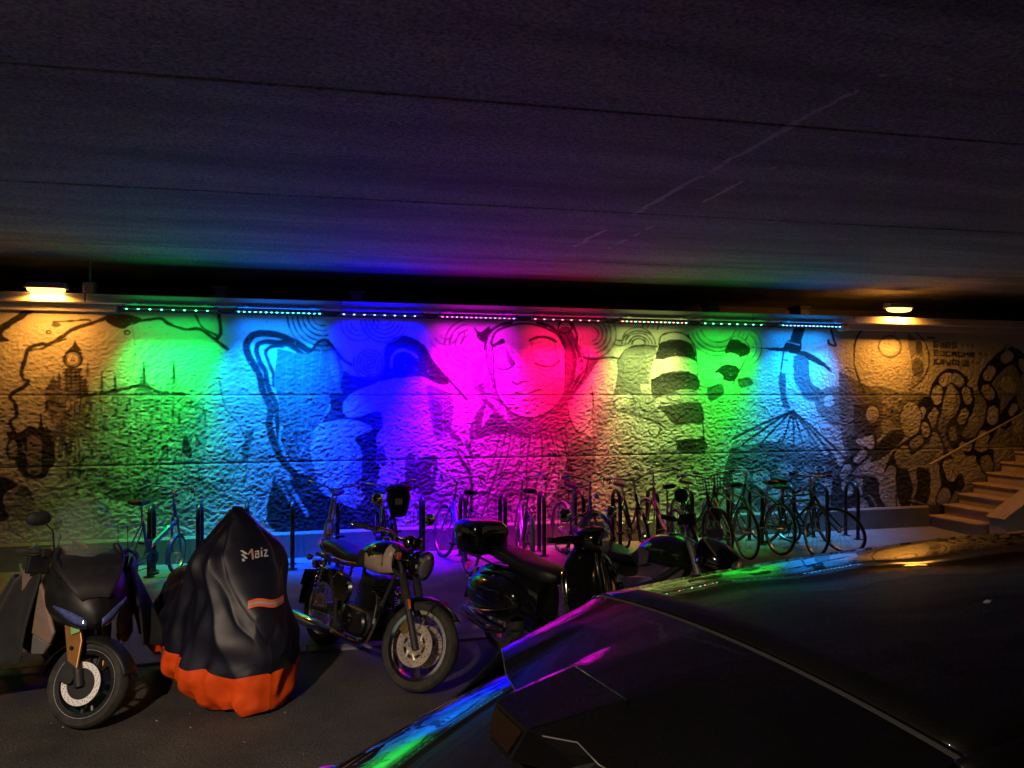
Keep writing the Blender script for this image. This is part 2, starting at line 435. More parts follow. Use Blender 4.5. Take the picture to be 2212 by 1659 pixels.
stroke(1, [(320, 268), (430, 262), (530, 255), (540, 280), (470, 300), (420, 312)], 7, D); oval(1, 340, 285, 30, 14, MD)
hoop_line(1, 762, 332, 15, 12, 7, D); hoop_line(1, 292, 330, 12, 10, 6, D); stroke(1, [(790, 300), (810, 420), (800, 560)], 5, .3)
fill(1, [(450, 360), (440, 405), (410, 440), (490, 440), (462, 405)], D, False)
stroke(1, [(395, 455), (437, 436), (485, 455)], 9, D); hoop_line(1, 437, 492, 52, 48, 10, D); hoop_line(1, 437, 492, 38, 35, 4, D)
fill(1, [(437, 468), (420, 505), (455, 505)], D, False); fill(1, [(437, 482), (430, 500), (445, 500)], LT, False)
fill(1, [(385, 545), (490, 545), (484, 590), (486, 700), (380, 700), (388, 590)], .24, False)
for y in range(550, 700, 22): stroke(1, [(384 + rr.uniform(-8, 4), y), (492 + rr.uniform(-4, 8), y + rr.uniform(-4, 4))], 7, D, False)
for x in (398, 425, 452, 478): stroke(1, [(x, 552), (x + 3, 700)], 5, D, False)
for x, y0, y1, ww in ((320, 555, 700, 20), (355, 520, 690, 12), (512, 560, 700, 14), (300, 625, 700, 16), (527, 515, 600, 6), (610, 560, 700, 10)):
    fill(1, [(x, y0), (x - ww * .35, y0 + (y1 - y0) * .3), (x - ww, y0 + (y1 - y0) * .45), (x - ww, y1), (x + ww, y1), (x + ww, y0 + (y1 - y0) * .45), (x + ww * .35, y0 + (y1 - y0) * .3)], MD, False)
    for k in range(4): stroke(1, [(x - ww - 5, y0 + (y1 - y0) * (.5 + k * .13)), (x + ww + 5, y0 + (y1 - y0) * (.5 + k * .13))], 5, D, False)
fill(1, [(262, 690), (330, 670), (420, 690), (500, 700), (560, 690), (640, 700), (690, 760), (640, 900), (520, 980), (420, 930), (330, 900), (285, 800)], .24)
for k in range(70):
    x = rr.uniform(275, 690); y = rr.uniform(690, 930); stroke(1, [(x, y), (x + rr.uniform(-5, 5), y + rr.uniform(20, 60))], rr.uniform(4, 9), rr.choice((D, D, MD, .45)), False)
for k in range(24):
    x = rr.uniform(260, 640); y = rr.uniform(690, 920); stroke(1, [(x, y), (x + rr.uniform(40, 110), y + rr.uniform(-8, 8))], rr.uniform(4, 8), rr.choice((D, MD)), False)
fill(1, [(40, 920), (100, 930), (150, 910), (190, 890), (230, 900), (245, 820), (262, 900), (290, 905), (320, 930), (330, 1000), (330, 1100), (300, 1150), (260, 1200), (160, 1200), (110, 1150), (60, 1000)], D)
fill(1, [(165, 960), (200, 945), (245, 965), (250, 1060), (245, 1170), (170, 1170), (165, 1060)], .22)
fill(1, [(300, 940), (330, 920), (420, 915), (470, 940), (440, 980), (430, 1060), (400, 1080), (345, 1085), (330, 1020)], MD)
fill(1, [(338, 960), (362, 945), (352, 1000), (345, 1090), (332, 1090), (332, 1000)], .42); oval(1, 78, 1030, 32, 60, .36); hoop_line(1, 78, 1030, 34, 62, 8, D)
fill(1, [(-200, 1180), (0, 1190), (70, 1215), (110, 1250), (40, 1290), (20, 1340), (60, 1430), (0, 1460), (-200, 1460)], D)
oval(1, 125, 1355, 95, 100, .34); stroke(1, [(100, 1300), (150, 1280), (200, 1330)], 10, MD); fill(1, [(110, 1260), (160, 1255), (190, 1300), (120, 1310)], .1)
for x0, y0 in ((862, 515), (1040, 510), (690, 590), (610, 570)):
    fill(1, [(x0, y0), (x0 - 12, y0 + 60), (x0 - 30, y0 + 130), (x0 - 60, y0 + 190), (x0 + 60, y0 + 190), (x0 + 25, y0 + 130), (x0 + 10, y0 + 60)], .2 if x0 == 862 else .34)
    stroke(1, [(x0, y0), (x0 + 2, y0 + 120)], 7, D, False)
stroke(1, [(470, 715), (640, 690), (760, 665), (860, 650), (960, 690), (1100, 700)], 14, D)
fill(1, [(560, 710), (760, 690), (960, 700), (1150, 720), (1240, 800), (1230, 1050), (1180, 1250), (900, 1330), (600, 1290), (420, 1230), (330, 1130), (430, 1060), (520, 980)], .30, True, .85)
for k in range(230):
    x = rr.uniform(360, 1230); y = rr.uniform(710, 1260); l = rr.uniform(15, 60)
    stroke(1, [(x, y), (x + rr.uniform(-4, 4), y + l)], rr.uniform(4, 11), rr.choice((D, D, MD, .5, .55)), False, .85)
for k in range(46):
    x = rr.uniform(340, 1100); y = rr.uniform(760, 1300); stroke(1, [(x, y), (x + rr.uniform(40, 140), y + rr.uniform(-14, 14))], rr.uniform(4, 9), rr.choice((D, MD, .5)), False, .8)
fill(1, [(600, 1290), (760, 1260), (960, 1290), (1080, 1310), (900, 1350), (700, 1340)], .12)
fill(1, [(1095, 985), (1100, 955), (1125, 955), (1135, 1000), (1150, 1030), (1140, 1085), (1100, 1060), (1085, 1020)], D)
for x in (590, 795, 1020, 1245, 1462): stroke(1, [(x, 600), (x - 4, 1000), (x - 2, 1520)], 5, .6, False, .55)
# tile 2: wing, sleeve, knees
stroke(2, [(575, 450), (470, 388), (380, 348), (290, 336), (220, 352), (186, 400), (192, 460), (232, 530), (266, 600), (282, 680), (330, 780), (322, 880), (345, 980), (395, 1090), (460, 1160), (515, 1230)], 30, D)
stroke(2, [(545, 480), (440, 405), (345, 388), (268, 394), (246, 430), (262, 500), (300, 570), (312, 650), (362, 760), (372, 880), (396, 1000), (450, 1090)], 22, D)
stroke(2, [(405, 412), (335, 415), (300, 450), (322, 520), (345, 580), (350, 650)], 14, D)
fill(2, [(372, 432), (470, 450), (560, 460), (600, 400), (650, 372), (700, 410), (750, 500), (770, 600), (745, 700), (690, 740), (640, 850), (592, 920), (568, 1000), (578, 1100), (606, 1200), (560, 1190), (440, 1070), (400, 960), (380, 850), (385, 760), (352, 640), (360, 540)], .17)
stroke(2, [(575, 445), (610, 392), (660, 376), (705, 420), (762, 492), (810, 522)], 12, K); fill(2, [(690, 430), (720, 470), (740, 560), (730, 640), (700, 600), (680, 520)], .42, True, .7)
stroke(2, [(396, 900), (384, 960), (400, 1020), (452, 1110), (500, 1160)], 9, .6)
fill(2, [(1010, 430), (1040, 378), (1110, 345), (1200, 372), (1270, 440), (1330, 545), (1400, 640), (1330, 640), (1250, 600), (1150, 598), (980, 625), (860, 685), (770, 700), (745, 640), (770, 560), (820, 590), (960, 590), (1000, 540)], D)
stroke(2, [(1050, 535), (1060, 470), (1105, 438), (1160, 446), (1205, 475)], 12, .6); stroke(2, [(1000, 520), (1005, 420), (1060, 360), (1120, 345)], 7, .45)
stroke(2, [(1240, 410), (1310, 520), (1400, 620), (1500, 730)], 12, D); fill(2, [(1260, 640), (1400, 700), (1420, 860), (1330, 980), (1290, 860)], .2)
swirl(2, 920, 510, (16, 36, 56, 76), 6, .13); hoop_line(2, 920, 510, 95, 100, 7, .13, -20, 200)
swirl(2, 1010, 250, (40, 65, 90, 115, 140), 6, .14, 20, 175); swirl(2, 640, 230, (60, 90, 120, 150, 180, 210), 6, D, 75, 178); swirl(2, 860, 270, (50, 80, 110), 5, .2, 0, 180)
fill(2, [(680, 700), (770, 690), (800, 715), (765, 750), (775, 825), (840, 835), (980, 800), (1010, 880), (960, 960), (985, 1080), (960, 1250), (880, 1300), (872, 1120), (872, 1040), (830, 960), (930, 915), (900, 880), (780, 850), (640, 870), (690, 780)], D)
fill(2, [(762, 755), (795, 715), (900, 655), (1100, 612), (1200, 612), (1242, 665), (1262, 760), (1285, 865), (1240, 960), (1150, 1060), (1010, 1050), (1000, 880), (980, 802), (840, 835), (775, 825)], .60)
fill(2, [(600, 905), (645, 872), (780, 850), (900, 880), (932, 912), (832, 962), (872, 1040), (872, 1110), (862, 1250), (822, 1370), (720, 1295), (642, 1272), (602, 1160), (572, 1060), (576, 960)], .62)
for x in (820, 845, 862): stroke(2, [(800, 970), (x, 1080), (x - 15, 1260), (x - 40, 1360)], 5, .26)
fill(2, [(350, 1190), (420, 1220), (540, 1180), (640, 1290), (700, 1320), (830, 1380), (900, 1300), (960, 1260), (1010, 1380), (1000, 1520), (350, 1520)], D)
stroke(2, [(400, 1180), (460, 1280), (520, 1370), (545, 1420)], 16, .45); stroke(2, [(365, 1210), (410, 1270), (440, 1330)], 12, .45)
for x, y in ((990, 1000), (1165, 1040)):
    oval(2, x, y - 15, 12, 20, .5); fill(2, [(x - 14, y + 10), (x + 14, y + 10), (x + 34, y + 110), (x - 34, y + 110)], .09)
fill(2, [(1150, 1120), (1300, 1060), (1330, 1130), (1290, 1300), (1200, 1290), (1130, 1220)], .1)
for k in range(40):
    x = rr.uniform(960, 1300); y = rr.uniform(1080, 1430); stroke(2, [(x, y), (x + rr.uniform(-5, 5), y + rr.uniform(30, 90))], rr.uniform(5, 10), rr.choice((D, MD, .55)), False, .8)
stroke(2, [(20, 600), (60, 780), (150, 900), (190, 1050), (170, 1250)], 7, .24); fill(2, [(180, 930), (230, 900), (215, 1000), (170, 1110), (160, 1030)], .14)
# tile 3: sleeping face
fill(3, [(1, 720), (60, 760), (110, 880), (200, 1000), (250, 1100), (230, 900), (330, 740), (300, 900), (380, 800), (470, 880), (600, 960), (440, 940), (300, 960), (190, 1000), (90, 930), (20, 900)], .13)
fill(3, [(330, 430), (372, 490), (380, 600), (394, 690), (436, 770), (380, 735), (300, 690), (250, 660), (330, 600)], .2)
fill(3, [(440, 772), (500, 830), (580, 846), (660, 836), (745, 776), (800, 700), (850, 720), (820, 800), (860, 880), (900, 950), (820, 1000), (740, 975), (600, 950), (480, 900)], .17, True, .75)
stroke(3, [(485, 285), (395, 322), (362, 385), (372, 480), (376, 600), (392, 690), (432, 762), (502, 824), (580, 842), (660, 832), (742, 772), (792, 702), (802, 600), (802, 480), (790, 400), (742, 335), (650, 292), (560, 277), (485, 285)], 9, D)
fill(3, [(258, 300), (290, 325), (322, 312), (352, 290), (345, 350), (312, 395), (272, 350)], D); stroke(3, [(320, 430), (338, 345), (400, 292), (480, 270)], 14, D); stroke(3, [(350, 400), (385, 325), (470, 288)], 6, D); stroke(3, [(330, 420), (335, 520), (370, 620)], 12, .1)
fill(3, [(355, 405), (400, 385), (428, 365), (442, 392), (400, 408), (370, 425)], D); fill(3, [(440, 400), (470, 455), (498, 515), (478, 532), (452, 500)], .13); fill(3, [(440, 440), (480, 480), (500, 500), (480, 420)], .25, True, .5)
stroke(3, [(383, 538), (430, 552), (472, 542), (500, 515)], 9, D); stroke(3, [(395, 520), (430, 528), (470, 520)], 4, .2)
stroke(3, [(590, 378), (640, 358), (700, 362), (745, 385)], 12, D); stroke(3, [(598, 395), (602, 450), (615, 500)], 9, .25, True, .7); stroke(3, [(740, 400), (752, 470), (765, 500)], 8, .25, True, .7)
stroke(3, [(620, 516), (680, 534), (730, 530), (768, 498)], 9, D); stroke(3, [(640, 545), (690, 556), (742, 548)], 5, .15)
stroke(3, [(488, 628), (515, 642), (545, 625), (580, 628)], 9, .09); stroke(3, [(540, 540), (520, 590), (490, 628)], 5, .3, True, .6); stroke(3, [(505, 690), (560, 702), (610, 685), (655, 668)], 7, D); stroke(3, [(545, 735), (600, 738), (640, 722)], 6, .2)
fill(3, [(745, 335), (800, 292), (850, 330), (882, 425), (930, 475), (1000, 492), (935, 600), (862, 690), (802, 765), (742, 800), (790, 705), (806, 600), (804, 470), (790, 400)], .12)
hoop_line(3, 800, 300, 42, 36, 10, D); stroke(3, [(635, 270), (720, 300), (770, 350), (800, 420)], 16, D); stroke(3, [(840, 280), (870, 350), (860, 440)], 12, D)
fill(3, [(868, 495), (900, 465), (938, 443), (932, 510), (902, 570), (848, 594), (868, 535)], .6); stroke(3, [(880, 520), (905, 495), (900, 550)], 7, .1); stroke(3, [(848, 596), (868, 535), (870, 492), (938, 442), (930, 520), (902, 575)], 5, D)
fill(3, [(940, 602), (1000, 535), (1080, 500), (1115, 540), (1112, 650), (1090, 720), (965, 765), (945, 880), (885, 932), (832, 852), (812, 765), (900, 700)], .58); stroke(3, [(812, 765), (832, 852), (885, 932), (945, 880), (968, 760), (955, 640)], 5, D); stroke(3, [(1115, 500), (1118, 560), (1112, 660)], 7, D)
stroke(3, [(880, 470), (960, 490), (1060, 480), (1115, 485)], 10, D); swirl(3, 230, 400, (50, 85, 120, 150), 6, .13, 100, 260); swirl(3, 90, 330, (40, 75, 110), 5, .16, 0, 150)
swirl(3, 960, 340, (40, 65, 90, 115, 145), 6, .12, -70, 80); swirl(3, 1240, 400, (40, 60, 80, 100), 6, D, 180, 360, .8); swirl(3, 1130, 330, (50, 80), 5, D, 20, 120)
fill(3, [(1122, 482), (1180, 422), (1250, 410), (1282, 460), (1292, 560), (1282, 690), (1105, 705), (1062, 790), (1112, 610)], .12, True, .8)
stroke(3, [(1110, 800), (1200, 820), (1320, 860), (1400, 900)], 9, D); fill(3, [(960, 780), (1080, 730), (1110, 800), (1040, 900), (990, 1040), (960, 900)], .25, True, .7)
fill(3, [(800, 1010), (960, 960), (985, 1060), (960, 1200), (930, 1440), (720, 1440), (690, 1360), (760, 1240)], .14, True, .85); stroke(3, [(822, 1010), (800, 1090), (780, 1170), (735, 1265), (690, 1360)], 14, .62)
stroke(3, [(60, 1010), (140, 1040), (190, 1110), (232, 1180), (242, 1300), (232, 1450)], 16, D); stroke(3, [(130, 1000), (200, 1060), (235, 1150)], 8, .1); fill(3, [(30, 1020), (100, 1000), (160, 1060), (180, 1180), (150, 1300), (60, 1250)], .5, True, .6)
for x in (70, 255, 435, 615, 955, 1140): stroke(3, [(x, 720), (x + 3, 1100), (x, 1440)], 4, .6, False, .45)
# tile 4: striped hats, witch
swirl(4, 355, 330, (110, 140, 170, 200), 6, .12, 190, 330, .9); swirl(4, 610, 280, (110, 140, 165, 190), 6, .12, 20, 160); swirl(4, 130, 400, (50, 75, 100), 6, .1, 200, 340); swirl(4, 750, 420, (90, 120), 5, .14, -60, 60)
fill(4, [(15, 490), (60, 435), (150, 410), (240, 418), (205, 560), (190, 640), (140, 705), (20, 660), (5, 560)], .16, True, .85); stroke(4, [(15, 490), (60, 432), (150, 408), (245, 415)], 8, D); fill(4, [(140, 640), (190, 640), (192, 700), (160, 705)], .6)
fill(4, [(0, 800), (140, 690), (200, 700), (260, 820), (360, 900), (200, 860)], .15, True, .6)
stroke(4, [(255, 405), (270, 352), (330, 330), (400, 338), (450, 380), (476, 450), (486, 585)], 8, D)
S = [([(230, 490), (260, 400), (320, 375), (390, 375), (452, 402), (478, 505), (420, 480), (340, 475), (290, 490)], D), ([(290, 492), (340, 478), (420, 482), (476, 508), (482, 582), (400, 560), (330, 565), (290, 568)], LT),
     ([(210, 610), (300, 572), (400, 563), (486, 590), (492, 672), (400, 672), (330, 690), (220, 720)], D), ([(330, 692), (425, 672), (432, 742), (350, 757)], LT), ([(250, 770), (350, 760), (432, 746), (510, 760), (520, 872), (430, 880), (350, 885)], .07),
     ([(370, 890), (480, 880), (515, 962), (380, 972)], .6), ([(350, 975), (520, 968), (535, 1042), (390, 1055)], D), ([(400, 1060), (530, 1045), (540, 1140), (420, 1160)], .45)]
for p, v in S: fill(4, p, v)
stroke(4, [(505, 760), (520, 900), (525, 1060)], 7, D)
fill(4, [(648, 440), (680, 372), (712, 350), (762, 368), (802, 420), (790, 462), (732, 482), (660, 462)], D); fill(4, [(685, 372), (715, 352), (765, 375), (800, 425), (770, 400), (720, 372)], .5)
for p, v in (([(640, 470), (682, 452), (742, 482), (732, 522), (662, 512)], LT), ([(592, 560), (650, 522), (732, 542), (702, 622), (602, 602)], D), ([(575, 592), (612, 570), (642, 602), (602, 632)], LT), ([(640, 642), (702, 626), (712, 662), (650, 682)], .62), ([(540, 660), (630, 640), (640, 700), (560, 740)], .1), ([(720, 610), (790, 600), (820, 640), (740, 660)], .1)): fill(4, p, v)
stroke(4, [(800, 430), (770, 500), (720, 590), (700, 640)], 6, D)
fill(4, [(1062, 300), (1128, 300), (1108, 380), (1100, 442), (1008, 432), (1020, 382), (1042, 372)], K); stroke(4, [(1020, 385), (1095, 405)], 5, .5); fill(4, [(798, 418), (900, 420), (1010, 422), (1102, 438), (1180, 466), (1252, 520), (1296, 570), (1232, 536), (1140, 490), (1060, 456), (900, 434)], K)
fill(4, [(988, 470), (1050, 460), (1072, 520), (1020, 562), (984, 530)], .6); stroke(4, [(1000, 495), (1025, 500)], 6, D); fill(4, [(1058, 470), (1142, 484), (1162, 620), (1242, 690), (1180, 745), (1100, 700), (1062, 600)], .11); stroke(4, [(1000, 450), (985, 560), (975, 640)], 9, D)
fill(4, [(968, 592), (1012, 582), (1016, 700), (1042, 785), (992, 765)], .09); fill(4, [(1060, 620), (1110, 700), (1090, 790), (1040, 780), (1020, 680)], .45, True, .7)
fill(4, [(1050, 790), (860, 860), (690, 952), (800, 1012), (960, 992), (1100, 1012), (1222, 1042), (1342, 1092), (1442, 1142), (1380, 1060), (1200, 880)], .58)
for q in ((700, 965), (760, 995), (860, 1000), (985, 1012), (1060, 1022), (1122, 1032), (1232, 1062), (1312, 1092), (1425, 1140)): stroke(4, [(1050 + rr.uniform(-10, 10), 800), ((1050 + q[0]) / 2 + 6, (800 + q[1]) / 2 - 8), q], 12, D)
fill(4, [(1180, 700), (1260, 660), (1380, 660), (1400, 760), (1330, 900), (1260, 860), (1200, 800)], .11, True, .85); fill(4, [(1240, 720), (1290, 710), (1300, 760), (1250, 770)], .5); fill(4, [(1290, 880), (1340, 900), (1310, 970), (1270, 940)], .55)
stroke(4, [(1270, 1065), (1335, 1140), (1420, 1192), (1520, 1195)], 14, D); stroke(4, [(1285, 310), (1300, 370), (1312, 410), (1275, 400), (1270, 380)], 14, K)
fill(4, [(690, 1010), (800, 1000), (960, 985), (1100, 1015), (1220, 1045), (1330, 1130), (1420, 1195), (1440, 1300), (1350, 1400), (900, 1430), (680, 1380), (640, 1200)], .07, True, .9)
for x, y, a, c in ((745, 1185, 52, 55), (870, 1205, 52, 62), (1010, 1150, 50, 40), (1140, 1180, 46, 50), (1280, 1240, 40, 60), (720, 1310, 40, 45), (960, 1310, 60, 50), (1110, 1320, 50, 50), (1230, 1350, 40, 40)): oval(4, x, y, a, c, .5 if x < 900 else .34)
for k in range(8): stroke(4, [(800 + k * 18, 1050 + k * 4), (790 + k * 20, 1120)], 5, .2, False)
fill(4, [(1380, 560), (1440, 540), (1500, 600), (1500, 780), (1420, 800), (1380, 700)], .45, True, .5)
# tile 5: moon, writing, patterned tentacles
fill(5, [(410, 560), (560, 640), (640, 700), (700, 860), (620, 1000), (480, 1100), (420, 900)], .1, True, .9); stroke(5, [(555, 305), (505, 400), (512, 560), (565, 690)], 12, D); swirl(5, 470, 590, (30, 50), 5, .12, 120, 330)
oval(5, 725, 490, 222, 205, .55); fill(5, [(820, 330), (900, 380), (930, 500), (900, 620), (830, 690), (850, 560), (830, 430)], .2, True, .8); hoop_line(5, 725, 490, 226, 210, 9, .06, -65, 60); hoop_line(5, 720, 490, 205, 192, 10, .55, -65, 60)
hoop_line(5, 715, 415, 68, 64, 11, .16); oval(5, 715, 412, 55, 50, .66); hoop_line(5, 880, 540, 45, 65, 9, .5); oval(5, 882, 545, 36, 54, .16); hoop_line(5, 850, 642, 24, 26, 7, .4); oval(5, 890, 420, 22, 40, .1)
for k in range(40): oval(5, rr.uniform(540, 800), rr.uniform(330, 660), rr.uniform(4, 12), rr.uniform(4, 9), rr.choice((.3, .22, .4)), .7)
fill(5, [(560, 690), (640, 650), (800, 690), (900, 690), (980, 730), (900, 800), (880, 900), (760, 900), (700, 850), (600, 860)], .16, True, .8)
for k in range(9):
    for j in range(5): fill(5, [(672 + j * 24, 690 + k * 17), (688 + j * 24, 690 + k * 17), (688 + j * 24, 700 + k * 17), (672 + j * 24, 700 + k * 17)], rr.choice((.4, .5, .06)), False)
DK = [[(1000, 590), (1060, 550), (1120, 570), (1180, 655), (1245, 675), (1255, 590), (1340, 540), (1390, 420), (1440, 400), (1521, 480), (1640, 560), (1640, 1000), (1420, 1010), (1340, 1000), (1200, 1045), (1040, 1000), (980, 945), (920, 900), (882, 800), (902, 700), (985, 722)],
      [(640, 1002), (720, 922), (792, 915), (795, 965), (722, 1042), (600, 1112)], [(840, 960), (902, 960), (932, 1022), (852, 1042)], [(688, 1132), (740, 1078), (802, 1118), (852, 1242), (842, 1362), (780, 1372), (740, 1242)], [(880, 1130), (952, 1160), (955, 1290), (922, 1372), (850, 1372), (858, 1240)],
      [(555, 1200), (640, 1205), (702, 1372), (560, 1382)], [(1008, 1130), (1080, 1108), (1152, 1190), (1152, 1272), (1080, 1282), (1072, 1322), (1030, 1312)], [(370, 1210), (440, 1190), (492, 1240), (490, 1380), (370, 1380)], [(1220, 1052), (1332, 1030), (1322, 1132), (1252, 1135)], [(450, 960), (560, 930), (600, 1040), (500, 1100)], [(500, 760), (590, 770), (640, 900), (560, 940), (500, 900)]]
for q_, p in enumerate(DK): fill(5, p, .045, True, .45 if q_ == 0 else 1.)
def tentacle(t, pts, wd, nb):
    P = smooth(pts, 8); stroke(t, P, wd * .75, K, False); n = len(P)
    for k in range(nb):
        a_ = int(n * k / nb); b_ = int(n * (k + .22) / nb) + 1
        f_ = 1 - .45 * k / nb
        stroke(t, P[a_:b_ + 1], wd * .60 * f_, .60 if k % 3 else .5, False)
tentacle(5, [(1030, 1330), (1085, 1180), (1010, 1040), (960, 900), (985, 770), (1010, 660), (1070, 600), (1140, 630), (1180, 730), (1150, 840), (1090, 930), (1150, 1010), (1240, 1010)], 125, 11)
tentacle(5, [(720, 1360), (715, 1200), (770, 1070), (860, 1000), (930, 930), (900, 830), (940, 760)], 110, 6)
tentacle(5, [(1300, 1130), (1260, 1000), (1320, 880), (1330, 740), (1280, 640), (1340, 540), (1440, 470), (1520, 540), (1530, 680), (1460, 780), (1400, 860)], 125, 9)
tentacle(5, [(560, 1370), (470, 1280), (440, 1180), (520, 1090), (600, 1010), (590, 900)], 95, 5)
for x, y, a, c in ((1062, 780, 32, 60), (1216, 860, 30, 40), (1420, 640, 40, 46), (1197, 640, 20, 18), (1080, 700, 26, 60), (1452, 660, 40, 30), (1480, 880, 34, 50), (840, 850, 60, 100), (692, 892, 30, 46), (610, 822, 40, 52), (562, 982, 46, 28), (702, 1262, 52, 100), (1130, 1102, 42, 72), (1262, 1012, 40, 34), (965, 1055, 70, 60), (800, 1090, 50, 60)):
    oval(5, x, y, a, c, .56)
stroke(5, [(780, 1050), (840, 1120), (872, 1220), (850, 1330)], 16, .5); hoop_line(5, 840, 850, 68, 112, 5, D); hoop_line(5, 612, 820, 42, 54, 5, D); stroke(5, [(1390, 480), (1440, 400), (1521, 390)], 8, .5); fill(5, [(1470, 620), (1560, 560), (1640, 700), (1560, 830), (1480, 760)], .3)
GL = {'B': [[(0, 0), (0, 2), (1, 2), (1, 1), (0, 1)], [(1, 1), (1, 0), (0, 0)]], 'a': [[(0, 1.5), (1, 1.5), (1, 0), (0, 0), (0, .8), (1, .8)]], 'S': [[(1, 2), (0, 2), (0, 1), (1, 1), (1, 0), (0, 0)]], 'O': [[(0, 0), (0, 1.7), (1, 1.7), (1, 0), (0, 0)]], 'C': [[(1, 1.7), (0, 1.7), (0, 0), (1, 0)]],
      'R': [[(0, 0), (0, 1.7), (1, 1.7), (1, .9), (0, .9)], [(.4, .9), (1, 0)]], 'M': [[(0, 0), (0, 1.7), (.5, .9), (1, 1.7), (1, 0)]], 'E': [[(1, 1.7), (0, 1.7), (0, 0), (1, 0)], [(0, .85), (.9, .85)]], 'K': [[(0, 0), (0, 2)], [(1, 2), (0, 1), (1, 0)]], 'e': [[(0, .8), (1, .8), (1, 1.6), (0, 1.6), (0, 0), (1, 0)]], 'y': [[(0, 1.6), (0, .4), (1, .4)], [(1, 1.6), (1, -.5), (.3, -.5)]], 'N': [[(0, 0), (0, 1.7), (1, 0), (1, 1.7)]]}
for word, x0, y0, sl_ in (('BaBS', 980, 416, .02), ('SOCROME', 980, 468, .02), ('KeyONe', 980, 516, .02)):
    for i, ch in enumerate(word):
        for s_ in GL[ch]: stroke(5, [(x0 + i * 36 + 24 * p[0], y0 + i * 36 * sl_ * 2 - 13.5 * p[1]) for p in s_], 8.5, D, False)
stroke(5, [(940, 360), (985, 363)], 7, D, False); stroke(5, [(975, 520), (1015, 522)], 7, D, False); stroke(5, [(1118, 526), (1188, 534)], 7, D, False)
for x, y in ((1150, 408), (1180, 410), (1210, 414), (1260, 462), (1290, 466), (1210, 512), (1240, 516)): fill(5, [(x - 10, y - 12), (x + 10, y - 12), (x + 10, y + 8), (x - 10, y + 8)], .28, False)
# denser line work: feather lines, gown folds, strands, and soft dark ovals, darkest over the lower part
for k in range(6):
    q = k / 5; stroke(2, [(430 + 250 * q, 470 - 40 * q), (420 + 240 * q, 640), (440 + 190 * q, 820), (470 + 90 * q, 1000), (520 + 50 * q, 1130)], 5, rr.choice((D, .36)), True, .4)
for k in range(14):
    q = k / 13; stroke(3, [(420 + 380 * q, 900 + 40 * math.sin(q * 3)), (360 + 480 * q + rr.uniform(-20, 20), 1100), (280 + 560 * q + rr.uniform(-30, 30), 1290), (250 + 600 * q, 1450)], rr.uniform(4, 9), rr.choice((D, D, MD)), True, .8)
for k in range(12):
    q = k / 11; stroke(3, [(800 + 40 * q, 330 + 25 * q), (840 + 60 * q, 430 + 10 * q), (850 + 80 * q, 560), (800 + 40 * q, 700)], 4, rr.choice((D, .3)), True, .8)
for k in range(10):
    q = k / 9; stroke(3, [(330 - 80 * q, 470 + 30 * q), (300 - 60 * q, 590), (330 - 40 * q, 720), (400 - 30 * q, 800)], 5, rr.choice((D, MD)), True, .7)
for k in range(26):
    cx, cy = rr.uniform(20, 480), rr.uniform(700, 1380); hoop_line(4, cx, cy, rr.uniform(30, 80), rr.uniform(20, 70), rr.uniform(4, 8), D, rr.uniform(0, 360), rr.uniform(360, 540), 10, .7)
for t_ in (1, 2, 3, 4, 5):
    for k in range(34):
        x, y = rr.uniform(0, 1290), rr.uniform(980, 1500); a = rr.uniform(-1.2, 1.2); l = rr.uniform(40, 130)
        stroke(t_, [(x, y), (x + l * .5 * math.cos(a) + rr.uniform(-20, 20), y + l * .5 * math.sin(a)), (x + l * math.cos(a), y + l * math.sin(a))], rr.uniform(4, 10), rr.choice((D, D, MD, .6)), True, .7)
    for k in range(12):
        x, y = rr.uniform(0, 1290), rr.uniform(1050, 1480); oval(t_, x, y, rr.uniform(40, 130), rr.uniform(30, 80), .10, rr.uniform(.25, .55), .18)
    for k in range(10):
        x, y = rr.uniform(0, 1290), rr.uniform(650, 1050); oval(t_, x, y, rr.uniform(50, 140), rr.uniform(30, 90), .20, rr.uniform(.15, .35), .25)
# weathering: grime, flecks of bare render
g1 = vnoise(XX, ZZ, .5, .35, 21); g2 = vnoise(XX, ZZ, .035, .025, 22)
paint *= .86 + .22 * g1
paint = np.where(g2 > .90, paint * .55 + .1, paint)
paint = np.clip(paint, .012, .8)
# --- relief: flowing lumps of sprayed render, calmer close under the coping
warp = (vnoise(XX, ZZ, .35, .25, 31) - .5) * .09
h = (.50 * vnoise(XX + warp, ZZ + warp * .6, .031, .024, 32) + .27 * vnoise(XX - warp, ZZ + warp, .018, .0145, 33) + .14 * vnoise(XX, ZZ, .08, .06, 34))
h = np.clip(h - .12, 0, None) ** 1.25
amp = .0180 * np.clip((3.30 - ZZ) / .45, .25, 1)
CUTS = [(.42, 1.335), (1.3351, 2.2), (2.2001, 3.25)]
wall = thing('mural_wall', 'long rough rendered wall painted with a fantasy mural of castle, sleeping face and witch', 'wall', (5, 0, .42))
pm, nt, b = nodes_of('mural_paint')
at = nt.nodes.new('ShaderNodeAttribute'); at.attribute_name = 'paint'
nt.links.new(at.outputs['Color'], b.inputs['Base Color']); b.inputs['Roughness'].default_value = .72; b.inputs['Specular IOR Level'].default_value = .35
gg = nt.nodes.new('ShaderNodeNewGeometry'); n3 = nt.nodes.new('ShaderNodeTexNoise'); n3.inputs['Scale'].default_value = 70; n3.inputs['Detail'].default_value = 5
nt.links.new(gg.outputs['Position'], n3.inputs['Vector']); bp = nt.nodes.new('ShaderNodeBump'); bp.inputs['Distance'].default_value = .006
nt.links.new(n3.outputs['Fac'], bp.inputs['Height']); nt.links.new(bp.outputs[0], b.inputs['Normal'])
